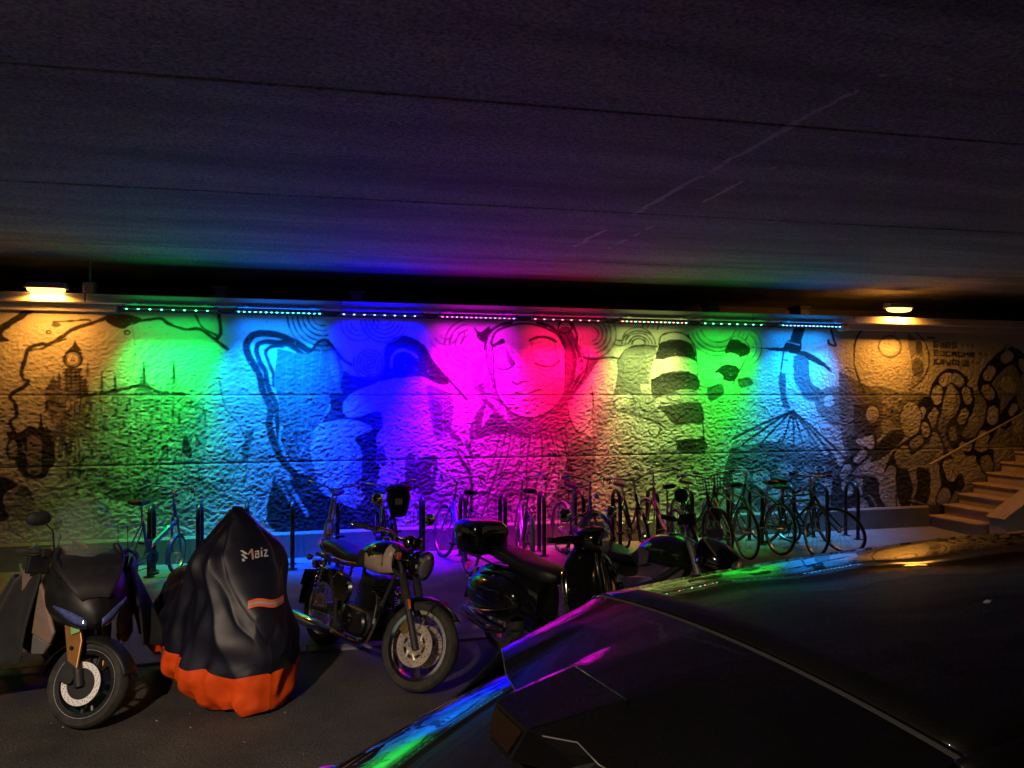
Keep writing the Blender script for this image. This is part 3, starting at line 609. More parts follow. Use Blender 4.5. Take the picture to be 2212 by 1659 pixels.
def grid_mesh(name, Xg, Yg, Zg, col, m, parent):
    nr, nc = Xg.shape; me = bpy.data.meshes.new(name)
    co = np.stack([Xg, Yg, Zg], -1).reshape(-1, 3).astype(np.float32)
    idx = np.arange(nr * nc).reshape(nr, nc)
    q = np.stack([idx[:-1, :-1], idx[:-1, 1:], idx[1:, 1:], idx[1:, :-1]], -1).reshape(-1, 4)
    me.vertices.add(len(co)); me.vertices.foreach_set('co', co.ravel())
    me.loops.add(q.size); me.loops.foreach_set('vertex_index', q.ravel().astype(np.int32))
    me.polygons.add(len(q)); me.polygons.foreach_set('loop_start', np.arange(0, q.size, 4, dtype=np.int32))
    me.update(calc_edges=True); me.shade_smooth()
    a = me.attributes.new('paint', 'FLOAT_COLOR', 'POINT')
    cc = np.repeat(col.reshape(-1, 1), 4, 1).astype(np.float32); cc[:, 3] = 1; cc[:, 2] *= .96
    a.data.foreach_set('color', cc.ravel()); me.materials.append(m)
    o = bpy.data.objects.new(name, me); C.objects.link(o); o.parent = parent; return o
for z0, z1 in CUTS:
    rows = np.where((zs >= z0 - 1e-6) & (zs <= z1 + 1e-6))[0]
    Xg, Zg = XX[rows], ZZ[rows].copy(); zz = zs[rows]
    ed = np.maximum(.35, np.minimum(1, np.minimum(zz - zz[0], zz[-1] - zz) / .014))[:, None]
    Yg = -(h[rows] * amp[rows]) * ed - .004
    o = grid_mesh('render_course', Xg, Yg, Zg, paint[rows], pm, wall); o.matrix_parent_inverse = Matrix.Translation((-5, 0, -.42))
bk = MB().box(((GX0 + GX1) / 2, .28, 1.8), (GX1 - GX0, .5, 3.1)).build('wall_core', 'concrete', wall, False); bk.matrix_parent_inverse = Matrix.Translation((-5, 0, -.42))

pl = MB()
pl.loft([[Vector((x, 0.0, .0)), Vector((x, -.085, .0)), Vector((x, -.085, .40)), Vector((x, -.06, .425)), Vector((x, 0.0, .425))] for x in np.linspace(-8, 9.66, 40)])
tag(pl.build('plinth', 'plinth', None, False), 'smooth grey concrete plinth along the foot of the mural wall', 'plinth')

# coping over the wall, the shelf behind it and the abutment at the back of the shelf
cp = thing('coping_beam', 'pale grey concrete coping beam running above the led bars', 'beam', (5, 0, 3.3))
inv = Matrix.Translation((-5, 0, -3.3))
seg = [X0, -5.6, -2.6, .4, 3.4, 6.4, 8.15, 11.2, 14.2, 17.2, X1]
for a, bb in zip(seg[:-1], seg[1:]):
    o = MB().box(((a + bb) / 2, .0, 3.37), (bb - a - .008, .5, .11)).build('coping_block', 'fascia', cp, False, bevel=.01); o.matrix_parent_inverse = inv
o = MB().box(((X0 + X1) / 2, .16, 3.28), (X1 - X0, .2, .07)).build('shadow_board', 'back_concrete', cp, False); o.matrix_parent_inverse = inv
for a, bb in ((X0, -2.3), (8.05, X1)):
    o = MB().box(((a + bb) / 2, -.02, 3.268), (bb - a, .12, .085)).build('cable_duct', 'fascia', cp, False, bevel=.008); o.matrix_parent_inverse = inv
struct(MB().box(((X0 + X1) / 2, 1.33, 3.30), (X1 - X0, 2.14, .22)).build('bearing_shelf', 'back_concrete', None, False))
struct(MB().box(((X0 + X1) / 2, 2.6, 3.6), (X1 - X0, .4, .9)).build('abutment', 'back_concrete', None, False))
for i, px in enumerate((475, 770, 1545, 1738)):
    p = on_y(px, 655, .6)
    tag(MB().box((p.x, .75, 3.52), (.16, .3, .22)).box((p.x, .75, 3.65), (.22, .36, .05)).build('bearing_pad', 'concrete', None, False, bevel=.01), ('small concrete bearing block on the shelf above the second led bar gap', 'small concrete bearing block on the shelf above the blue led bar', 'small concrete bearing block on the shelf above the right green led bar', 'small concrete bearing block on the shelf above the rightmost led bar')[i], 'block', 'bearing blocks')
p = on_y(190, 620, -.2)
jb = thing('junction_box', 'grey square junction box standing on the coping beside the left sodium lamp', 'box', (p.x, -.12, 3.425))
MB().box((0, 0, .075), (.13, .12, .15)).build('box_body', 'fixture_grey', jb, False, bevel=.006)
MB().box((0, -.064, .075), (.11, .012, .13)).build('lid', 'fixture_grey', jb, False, bevel=.004)
MB().tube([(.0, .0, .15), (.0, .02, .3), (.0, .02, .43)], .012).build('conduit', 'fixture_grey', jb)
vb = thing('duct_bracket', 'short pale bracket block under the coping at the right end of the led row', 'bracket', (8.03, -.13, 3.3))
MB().box((0, 0, -.04), (.09, .14, .12)).build('bracket_body', 'fascia', vb, False, bevel=.006)
MB().box((0, -.075, -.04), (.06, .012, .08)).build('cover_plate', 'fixture_grey', vb, False, bevel=.003)

# ------------------------------------------------------------------ lamps
LEDC = [((0, .95, .10), [(.05, 1, .35), (.05, 1, .35)], 'green led wash bar over the castle, leftmost of the row'),
        ((.0, .17, 1.0), [(.05, .5, 1), (.05, 1, .9)], 'cyan and blue led wash bar second from the left'),
        ((.0, .0, 1.0), [(.25, .3, 1), (.15, .2, 1)], 'deep blue led wash bar third from the left'),
        ((1.0, .0, .95), [(1, .06, .25), (.3, .12, 1)], 'magenta led wash bar with red and blue diodes above the sleeping face'),
        ((1.0, .0, .10), [(1, .12, .2), (1, .05, .12)], 'red led wash bar to the right of the magenta one'),
        ((.60, .78, .17), [(1, .25, .12), (.25, 1, .5)], 'yellow led wash bar with red and green diodes'),
        ((.02, .85, .04), [(.1, 1, .45), (.1, 1, .35)], 'green led wash bar second from the right end'),
        ((.0, .27, 1.0), [(.1, .7, 1), (.2, .35, 1)], 'blue led wash bar over the witch, rightmost of the row')]
PW = [.72, 1.9, 6.0, 1.25, 1.05, .74, .70, 1.3]
for k, (c, dots, lab) in enumerate(LEDC):
    xc = -2.18 + 1.284 * k + .54
    t = thing('led_bar', lab, 'led bar', (xc, -.30, 3.24), (0, 0, 0), 'led wash bars under the coping')
    MB().box((0, 0, .035), (1.08, .07, .05)).box((0, .0, .064), (1.0, .05, .012)).build('housing', 'fixture_grey', t, False, bevel=.004)
    for s in (-.40, .40): MB().box((s, .09, .072), (.05, .22, .016)).box((s, .0, .04), (.04, .082, .07)).build('bracket', 'fixture_grey', t, False)
    if k < 7: MB().tube(curve([(.53, .02, .03), (.58, .04, .0), (.64, .05, -.012), (.70, .04, .0), (.75, .02, .03)], 4), .007, 6).build('cable', 'rubber', t)
    md = [emit('diode_%d_%d' % (k, j), dots[j], 10) for j in (0, 1)]
    for j in range(16):
        x = -.49 + .98 * j / 15
        if k in (0, 6, 2, 4) and j % 2: continue
        MB().ell((x, -.022, .006), (.013, .012, .008), 8, 5).build('diode', md[j % 2], t)
    light('led_light', 'AREA', t, (0, .0, .0), (R(10.5), 0, 0), LED_W * PW[k], c, shape='RECTANGLE', size=1.0, size_y=.05, spread=R(64))
    light('led_spill', 'AREA', t, (0, .02, .0), (R(38), 0, 0), LED_W * PW[k] * .085, c, shape='RECTANGLE', size=1.0, size_y=.03, spread=R(95))
    light('led_ceiling_fill', 'AREA', t, (0, -.045, .05), (R(-168), 0, 0), LED_W * PW[k] * .03, c, shape='RECTANGLE', size=1.0, size_y=.02, spread=R(180))  # added upward fill that colours the ceiling, not an outlet of the bar

def sodium(px, py, lab, energy, tilt):
    p = on_y(px, py, -.30)
    t = thing('sodium_lamp', lab, 'lamp', (p.x, -.30, p.z), (0, 0, 0), 'sodium lamps of the underpass')
    MB().loft([[Vector((-.22, -.09, .03)), Vector((.22, -.09, .03)), Vector((.22, .10, .03)), Vector((-.22, .10, .03))], [Vector((-.19, -.05, .10)), Vector((.19, -.05, .10)), Vector((.19, .10, .12)), Vector((-.19, .10, .12))]]).build('housing', 'fixture_grey', t, False, bevel=.006)
    MB().box((0, .14, .09), (.07, .16, .03)).build('bracket', 'fixture_grey', t, False)
    gl = MB(); gl.loft([ring((0, 0, z), (1, 0, 0), (0, 1, 0), .20 * s, .085 * s, 16, 4) for z, s in ((.03, 1), (.0, .97), (-.022, .8), (-.032, .45), (-.034, .1))])
    gl.build('lamp_glass', M['sodium'], t)
    light('sodium_light', 'AREA', t, (0, -.02, -.05), (R(tilt), 0, 0), energy, (1, .36, .04), shape='RECTANGLE', size=.36, size_y=.16, spread=R(165))
    return t
M['sodium'] = emit('sodium', (1, .46, .09), 6)
sodium(100, 629, 'glowing orange sodium lamp at the left end of the coping', SODIUM_W, 14)
sodium(1942, 670, 'glowing orange sodium lamp to the right of the led bars', SODIUM_W * 2.1, 22)
# assumed, unseen lamps over the road, lighting the motorcycles from the camera side
for xx_, lab in ((-2.2, 'assumed round ceiling lamp over the road, nearer the left end'), (8.8, 'assumed round ceiling lamp over the road, nearer the stairs end')):
    t = thing('assumed_ceiling_lamp', lab, 'lamp', (xx_, -10.2, 3.80), (0, 0, 0), 'assumed ceiling lamps over the road')
    MB().lathe([(.0, .05), (.2, .05), (.24, .0), (.24, -.04), (.2, -.05)], (0, 0, 0), (0, 0, 1)).build('housing', 'fixture_grey', t)
    MB().lathe([(.2, -.045), (.18, -.08), (.1, -.10), (0, -.105)], (0, 0, 0), (0, 0, 1)).build('lamp_glass', M['sodium'], t)
    light('assumed_ceiling_light', 'SPOT', t, (0, 0, -.20), (R(8), 0, 0), ROAD_W * (1 if xx_ < 0 else .3), (1, .77, .58), spot_size=R(136), spot_blend=.42, shadow_soft_size=.08)

# ------------------------------------------------------------------ stairs at the right end
stt = thing('staircase', 'concrete staircase climbing along the wall at the far right', 'stairs', (9.69, -.5, .1))
RISE, TREAD, WID = .165, .285, .98
for k in range(9):
    x = k * TREAD; z = k * RISE
    mb = MB().box((x + (9 - k) * TREAD / 2 + .4, .02 - WID / 2 + .42, z + RISE / 2 - .015), ((9 - k) * TREAD + .8, WID, RISE + .03 if k == 0 else RISE))
    mb.build('step', 'stair', stt, False, bevel=.008)
    MB().box((x + .11, .02 - WID / 2 + .42, z + RISE), (.30, WID - .01, .035)).build('tread', 'stair', stt, False, bevel=.012)
mb = MB(); pr = [(.12, -.06), (.12, .30), (3.2, 2.02), (3.2, -.06)]
mb.prism(pr, (0, -.58, 0), (1, 0, 0), (0, 0, 1), .30); mb.build('cheek_wall', 'concrete', stt, False, bevel=.015)
mb = MB().prism([(.08, .30), (.14, .345), (3.2, 2.06), (3.2, 2.02), (.13, .298)], (0, -.565, 0), (1, 0, 0), (0, 0, 1), .33); mb.build('cheek_cap', 'stair', stt, False)
hr = thing('wall_handrail', 'thin pale handrail fixed to the mural wall beside the stairs', 'handrail', (9.8, -.08, .9))
a, bb = on_y(2008, 1004, -.10), on_y(2192, 903, -.10); o0 = Vector((9.8, -.08, .9)); dd = (bb - a)
MB().tube([a - o0, bb - o0, a + dd * 1.7 - o0], .018).build('rail', 'fixture_grey', hr)
for q in (.08, .5, .9, 1.3): 
    c0 = a + dd * q - o0
    MB().tube([c0 + Vector((0, 0, -.015)), c0 + Vector((0, .03, -.05)), c0 + Vector((0, .09, -.05))], .008, 6).build('rail_bracket', 'fixture_grey', hr)
rl = thing('stair_railing', 'metal railing standing on the outer cheek of the stairs', 'railing', (10.75, -1.22, 1.0))
for q in range(5):
    x = q * .45; MB().tube([(x, 0, .0 + .251 * q - .08), (x, 0, .62 + .251 * q)], .018).build('post', 'dark_steel', rl)
for zz_ in (.62, .42): MB().tube([(-.14, 0, zz_ - .08), (0, 0, zz_), (1.8, 0, zz_ + 1.004)], .02).build('rail', 'dark_steel', rl)

# ================================================================== BIKE HOOPS
ORD = ['first', 'second', 'third', 'fourth', 'fifth', 'sixth', 'seventh', 'eighth', 'ninth', 'tenth', 'eleventh', 'twelfth', 'thirteenth', 'fourteenth', 'fifteenth', 'sixteenth', 'seventeenth', 'eighteenth', 'nineteenth']
def make_hoop():
    t = thing('bike_hoop', '', 'bike rack')
    pts = [(0, -.15, -.06), (0, -.15, .66)] + [(0, -.15 * math.cos(R(a)), .66 + .15 * math.sin(R(a))) for a in range(15, 180, 15)] + [(0, .15, .66), (0, .15, -.06)]
    MB().tube(pts, .027, 12).build('hoop_tube', 'rack_black', t)
    for y in (-.15, .15): MB().lathe([(.0, .008), (.06, .008), (.065, .0)], (0, y, 0), (0, 0, 1), 16).build('base_plate', 'rack_black', t)
    return t
h0 = make_hoop()
for i in range(19):
    h_ = h0 if i == 0 else copy_tree(h0)
    X = -1.79 + .535 * i; h_.location = (X, -.56, pave_z(-.56)); h_.rotation_euler = (R(random.uniform(-1, 1)), 0, R(random.uniform(-5, 5)))
    n = 18 - i
    lab = ('black steel bike hoop at the left end of the row' if i == 0 else 'black steel bike hoop at the right end of the row, nearest the stairs' if n == 0 else
           'black steel bike hoop, %s from the left end of the row' % ORD[i] if i < 10 else 'black steel bike hoop, %s from the stairs end of the row' % ORD[n])
    tag(h_, lab, 'bike rack', 'bike hoops along the mural wall')

# ================================================================== BICYCLES
def bike_wheel(parent, c, r, spokes=20, wd=.018, rotz=0, pivot=None):
    Mx = Matrix.Identity(4)
    if rotz: Mx = Matrix.Translation(pivot) @ Matrix.Rotation(rotz, 4, 'Z') @ Matrix.Translation(-Vector(pivot))
    ax = (0, 1, 0)
    wh = MB().lathe([(r - .045, -.011), (r - .03, -.013), (r - .03, .013), (r - .045, .011)], c, ax, 32, True)
    wh.lathe([(0, -.05), (.012, -.05), (.016, -.03), (.016, .03), (.012, .05), (0, .05)], c, ax, 10)
    w_ = wh.xf(Mx).build('wheel', 'steel', parent)
    MB().lathe([(r - wd + (wd) * math.cos(q) , wd * .95 * math.sin(q)) for q in [2 * math.pi * k / 8 for k in range(8)]], c, ax, 36, True).xf(Mx).build('tyre', 'rubber', w_)
    sp = MB(); c = Vector(c)
    for k in range(spokes):
        a = 2 * math.pi * k / spokes; a2 = a + (.35 if k % 2 else -.35)
        sp.tube([c + Vector((.015 * math.cos(a2), (.028 if k % 2 else -.028), .015 * math.sin(a2))), c + Vector(((r - .04) * math.cos(a), 0, (r - .04) * math.sin(a)))], .0014, 4)
    sp.xf(Mx).build('spoke_set', 'steel', w_)
    return w_
def bicycle(label, X, Y, rz, lean=3, col='frame_dark', r=.34, style='city', steer=0, basket=False, guard=True, lamp=False, rack=True):
    t = thing('bicycle', label, 'bicycle', (X, Y, pave_z(Y) + .004), (R(lean), 0, R(rz)), 'bicycles at the hoops')
    k = r / .34 if r > .28 else .9
    wb = .54 if r > .28 else .48
    ra, fa = Vector((-wb + .02, 0, r)), Vector((wb, 0, r))
    bb, st = Vector((-.06, 0, .29)), Vector((-.19, 0, .72)); h1, h2 = Vector((.335, 0, .83)), Vector((.375, 0, .69))
    Ms = Matrix.Translation(h1) @ Matrix.Rotation(R(steer), 4, 'Z') @ Matrix.Translation(-h1)
    bike_wheel(t, ra, r); bike_wheel(t, fa, r, rotz=R(steer), pivot=h1)
    f = MB(); f.tube([bb, st], .016); f.tube([h1 + Vector((-.01, 0, .03)), h2], .02)
    if style == 'diamond': f.tube([st + Vector((0, 0, -.02)), h1 + Vector((0, 0, -.03))], .015); f.tube([bb, h2], .018)
    elif style == 'fold': f.tube([bb + Vector((0, 0, .12)), h2 + Vector((0, 0, -.06))], .03); f.tube([bb, bb + Vector((0, 0, .2))], .03)
    else: f.tube(curve([bb, (.08, 0, .36), (.26, 0, .52), h2]), .02); f.tube(curve([bb + Vector((-.03, 0, .1)), (.06, 0, .48), (.24, 0, .64), h1 + Vector((.01, 0, -.06))]), .015)
    for s in (-1, 1):
        f.tube([bb + Vector((0, s * .03, 0)), ra + Vector((.0, s * .06, 0))], .010, 6); f.tube([st + Vector((0, s * .015, -.04)), ra + Vector((0, s * .06, 0))], .008, 6)
    f.build('frame', col, t)
    fk = MB()
    for s in (-1, 1): fk.tube(curve([h2 + Vector((0, s * .03, -.01)), h2.lerp(fa, .6) + Vector((-.015, s * .048, 0)), fa + Vector((0, s * .052, 0))], 4), [.014] * 4 + [.012] * 4 + [.009], 6)
    fk.tube([h2 + Vector((0, -.035, 0)), h2 + Vector((0, .035, 0))], .013, 6); fk.xf(Ms).build('fork', col, t)
    hz = 1.04 if style != 'fold' else 1.0
    hb = MB(); hb.tube([h1, (.31, 0, hz - .02), (.33, 0, hz)], .013)
    if style == 'diamond': bar = [(.30, -.30, hz + .02), (.34, -.12, hz), (.35, 0, hz), (.34, .12, hz), (.30, .30, hz + .02)]
    else: bar = [(.12, -.30, hz + .03), (.24, -.27, hz + .06), (.35, -.10, hz + .03), (.35, 0, hz), (.35, .10, hz + .03), (.24, .27, hz + .06), (.12, .30, hz + .03)]
    hb.tube(curve(bar, 4), .011); hbo = hb.xf(Ms).build('handlebar', 'steel', t)
    for e, e2 in ((bar[0], bar[1]), (bar[-1], bar[-2])):
        e, e2 = Vector(e), Vector(e2); MB().tube([e, e + (e2 - e) * (.45 if style == 'diamond' else .9)], .017).xf(Ms).build('grip', 'rubber', hbo)
        MB().tube([e2, e + Vector((.07, 0, -.05)), e + Vector((.05, 0, -.06))], .006, 6).xf(Ms).build('brake_lever', 'dark_steel', hbo)
    sh = .93
    MB().tube([st + Vector((.0, 0, -.02)), (-.225, 0, sh - .04)], .0125).build('seat_post', 'steel', t)
    sd_ = MB(); sd_.loft([ring((x, 0, sh + dz), (0, 1, 0), (0, 0, 1), w_, hh, 12, 2.5) for x, dz, w_, hh in ((-.36, .012, .06, .012), (-.34, .015, .09, .03), (-.28, .01, .085, .035), (-.2, .0, .05, .03), (-.12, .0, .025, .025), (-.085, -.005, .012, .014))]); sd_.build('saddle', 'leather', t)
    cr = MB(); cr.lathe([(.06, -.003), (.095, -.003), (.095, .003), (.06, .003)], bb + Vector((0, -.05, 0)), (0, 1, 0), 24, True); cr.tube([bb + Vector((0, -.07, 0)), bb + Vector((0, .07, 0))], .012)
    ca = random.uniform(0, 6.28)
    for s in (-1, 1): cr.tube([bb + Vector((0, s * .065, 0)), bb + Vector((.16 * math.cos(ca) * s, s * .075, .16 * math.sin(ca) * s))], .008, 6)
    cro = cr.build('crank', 'dark_steel', t)
    for s in (-1, 1): MB().box(bb + Vector((.16 * math.cos(ca) * s, s * .125, .16 * math.sin(ca) * s)), (.08, .09, .02)).build('pedal', 'rubber', cro, False)
    ch = MB(); ch.tube([bb + Vector((.0, -.05, .09)), ra + Vector((0, -.05, .035)), ra + Vector((-.035, -.05, 0)), ra + Vector((0, -.05, -.035)), bb + Vector((0, -.05, -.09)), bb + Vector((.09, -.05, 0))], .005, 5, True); ch.build('chain', 'dark_steel', t)
    if guard:
        for c, a0, a1, Mx in ((ra, 20, 190, Matrix.Identity(4)), (fa, 50, 200, Ms)):
            g_ = MB(); g_.sheet([[c + Vector(((r + .018) * math.cos(R(a)), y, (r + .018 - abs(y) * .25) * math.sin(R(a)))) for y in (-.026, -.012, .012, .026)] for a in np.linspace(a0, a1, 16)]); g_.xf(Mx).build('mudguard', col if style != 'diamond' else 'black_plastic', t, solid=.002)
    if rack and style != 'diamond':
        rk = MB()
        for y in (-.06, 0, .06): rk.tube([(-.24, y, .72), (-.62, y, .72)], .005, 5)
        for s in (-1, 1): rk.tube([(-.5, s * .06, .72), ra + Vector((0, s * .065, 0))], .005, 5)
        rk.build('luggage_rack', 'dark_steel', t)
    if lamp:
        lm = MB().ell((.46, 0, .88), (.035, .035, .035)); lm.xf(Ms).build('front_lamp', 'chrome', t)
    if basket:
        bk_ = MB(); z0, z1 = .86, 1.08
        for q in range(6):
            z = z0 + (z1 - z0) * q / 5; e = .02 * q / 5
            bk_.tube([(.40 - e, -.16 - e, z), (.66 + e, -.16 - e, z), (.66 + e, .16 + e, z), (.40 - e, .16 + e, z)], .004, 4, True)
        for q in range(9):
            y = -.16 + .04 * q
            bk_.tube([(.40, y, z0), (.66, y, z0), (.68, y * 1.12, z1)], .003, 4); bk_.tube([(.40, y, z0), (.38, y * 1.12, z1)], .003, 4)
        bk_.xf(Ms).build('basket', 'wicker', t)
    return t
def bx(px, Y=-.95):
    return on_y(px, 1100, Y).x
bicycle('small blue folding bicycle beside the scooter at the left end', -1.72, -.98, 62, 3, 'frame_blue', .23, 'fold', 12, rack=True)
bicycle('silver bicycle seen front-on just left of the cream tank motorcycle', .20, -1.00, -97, -7, 'frame_silver', .34, 'city', 6)
b3 = bicycle('dark bicycle with a bulky black bag on its handlebar behind the cream tank motorcycle', .97, -1.02, -84, 4, 'frame_dark', .34, 'city', -14, lamp=True)
bicycle('violet-lit city bicycle with swept handlebar behind the top box', 1.78, -.98, 96, 6, 'frame_lit_violet', .34, 'city', 8)
bicycle('slim silver bicycle to the right of the top box, mudguard catching light', 2.60, -1.0, 83, 5, 'frame_silver', .34, 'city', -10)
bicycle('bicycle with a chrome headlamp standing above the black scooter', 3.33, -1.05, -86, -4, 'frame_lit_violet', .34, 'city', 12, lamp=True)
bicycle('dark bicycle leaning right against the hoop above the motorcycle seat', 4.22, -.98, -95, 9, 'frame_dark', .34, 'city', -8)
bicycle('pale violet-lit bicycle with long fork above the motorcycle tank', 4.66, -.98, 84, -6, 'frame_lit_violet', .34, 'city', 10)
bicycle('dark bicycle with a wire basket behind the motorcycle windscreen', 5.12, -1.0, -92, 4, 'frame_dark', .34, 'city', 5, basket=True)
bicycle('black sports bicycle with its wheel standing clear right of the motorcycle windscreen', 5.52, -1.05, 87, -3, 'frame_dark', .345, 'diamond', -6, guard=False)
bicycle('slim dark bicycle between the sports bicycle and the trail bicycle', 6.02, -.92, 92, 3, 'frame_dark', .345, 'diamond', 10, guard=False)
bicycle('dark trail bicycle in front of the witch mural, wheel turned', 6.42, -1.1, -80, -4, 'frame_dark', .35, 'diamond', -18, guard=False)
bicycle('black bicycle leaning hard over at the right end of the bicycles', 6.84, -1.12, -82, 24, 'frame_dark', .345, 'diamond', 14, guard=False)
bg_ = thing('handlebar_bag', 'bulky black bag with white reflective patch hung on a bicycle handlebar', 'bag', (1.0, -1.62, .98), (0, 0, R(-84)), None)
mb = MB(); mb.loft([ring((0, 0, z), (1, 0, 0), (0, 1, 0), a, c, 18, 2.2) for z, a, c in ((-.17, .03, .04), (-.15, .07, .09), (-.05, .10, .12), (.06, .11, .14), (.13, .09, .12))]); mb.build('bag_body', 'bag', bg_)
MB().ell((.0, .0, .15), (.12, .155, .06), 14, 8).build('flap', 'bag', bg_)
MB().box((.108, -.02, .02), (.012, .08, .07)).build('patch', 'print_white', bg_, False, bevel=.004)
MB().tube([(-.06, 0, .16), (-.09, 0, .22), (-.02, 0, .24)], .008, 6).build('strap', 'bag', bg_)

# ================================================================== MOTORCYCLES
def moto_wheel(parent, c, r, tw, kind, rim_m='chrome', Mx=None, disc=None, disc_r=.15, disc_m='disc_steel', rim_r=None):
    Mx = Mx or Matrix.Identity(4); ax = (0, 1, 0); c = Vector(c); rim_r = rim_r or r - tw * .72
    wh = MB().lathe([(rim_r - .022, -tw * .36), (rim_r + .008, -tw * .40), (rim_r + .008, -tw * .30), (rim_r - .012, -tw * .2), (rim_r - .012, tw * .2), (rim_r + .008, tw * .30), (rim_r + .008, tw * .40), (rim_r - .022, tw * .36), (rim_r - .028, 0)], c, ax, 40, True)
    wh.lathe([(0, -.075), (.03, -.075), (.05, -.05), (.045, 0), (.05, .05), (.03, .075), (0, .075)], c, ax, 16)
    if kind == 'cast':
        for k in range(5):
            a = 2 * math.pi * k / 5; e = Vector((math.cos(a), 0, math.sin(a))); f = Vector((-math.sin(a), 0, math.cos(a)))
            for s in (-.25, .25):
                wh.tube([c + e * .04 + f * s * .06, c + e * (rim_r - .01) + f * s * .16], [.014, .011], 6)
    w_ = wh.xf(Mx).build('wheel', rim_m, parent)
    if rim_m == 'dark_steel':
        for s in (-1, 1): MB().lathe([(rim_r + .009 + .005 * math.cos(q), s * tw * .385 + .005 * math.sin(q)) for q in [k * math.pi / 3 for k in range(6)]], c, ax, 40, True).xf(Mx).build('rim_lip', 'silver_paint', w_)
    prof = [(rim_r + .004, -tw * .40)] + [(rim_r + (r - rim_r) * q, s * tw * .5 * ww) for q, ww, s in ((.35, 1, -1), (.7, .92, -1), (.9, .62, -1), (1, .25, -1), (1, .25, 1), (.9, .62, 1), (.7, .92, 1), (.35, 1, 1))] + [(rim_r + .004, tw * .40)]
    MB().lathe(prof, c, ax, 48).xf(Mx).build('tyre', 'rubber', w_)
    if kind == 'spoke':
        sp = MB()
        for k in range(32):
            a = 2 * math.pi * k / 32; a2 = a + (.9 if (k // 2) % 2 else -.9); s = .045 if k % 2 else -.045
            sp.tube([c + Vector((.045 * math.cos(a2), s, .045 * math.sin(a2))), c + Vector(((rim_r - .02) * math.cos(a), s * .2, (rim_r - .02) * math.sin(a)))], .0026, 4)
        sp.xf(Mx).build('spoke_set', 'chrome', w_)
    for s in (disc or ()):
        d = MB().lathe([(disc_r * .62, -.0025), (disc_r, -.0025), (disc_r, .0025), (disc_r * .62, .0025)], c + Vector((0, s * .072, 0)), ax, 40, True)
        d.lathe([(.03, -.004), (disc_r * .48, -.004), (disc_r * .48, .004), (.03, .004)], c + Vector((0, s * .068, 0)), ax, 24, True)
        for k in range(8):
            a = 2 * math.pi * k / 8; pts = [c + Vector((q * math.cos(a + u), s * .073, q * math.sin(a + u))) for q, u in ((disc_r * .40, 0), (disc_r * .55, .25), (disc_r * .68, .3))]
            d.tube(pts, .011, 6)
        do = d.xf(Mx).build('brake_disc', disc_m, w_)
        hl = MB()
        for k in range(30):
            a = 2 * math.pi * k / 30; q = disc_r * (.72 + .09 * (k % 3))
            hl.lathe([(0, .0), (.0045, .0)], c + Vector((q * math.cos(a), s * .0775, q * math.sin(a))), (0, s, 0), 6)
        hl.xf(Mx).build('drill_holes', 'matt_black', do)
    return w_
def indicator(parent, p, d, m='amber'):
    p, d = Vector(p), Vector(d).normalized()
    o = MB().tube([p - d * .05, p], .007, 6).lathe([(0, -.035), (.02, -.032), (.03, -.01), (.032, .0)], p, d, 14).build('indicator', 'chrome', parent)
    MB().lathe([(.031, .0), (.028, .014), (.0, .022)], p, d, 14).build('indicator_lens', m, o)
def mirror(parent, p0, p1, c, fwd, r=.055, m='chrome', sx_=1.2):
    st_ = MB().tube(curve([p0, (Vector(p0) + Vector(p1)) / 2 + Vector((.01, 0, .01)), p1, c], 4), .006, 6).build('mirror_stem', m, parent)
    mb = MB(); d, u, v = frame_of(fwd); c = Vector(c)
    mb.loft([ring(c + d * h_, u, v, r * s * sx_, r * s, 18, 2.4) for h_, s in ((-.006, .95), (.0, 1), (.012, .95), (.028, .6), (.034, .1))]); mo = mb.build('mirror', m, parent)
    MB().loft([ring(c - d * .008, u, v, r * .9 * sx_, r * .9, 18, 2.4), ring(c - d * .009, u, v, r * .9 * sx_, r * .9, 18, 2.4)]).build('mirror_glass', 'lens', mo)

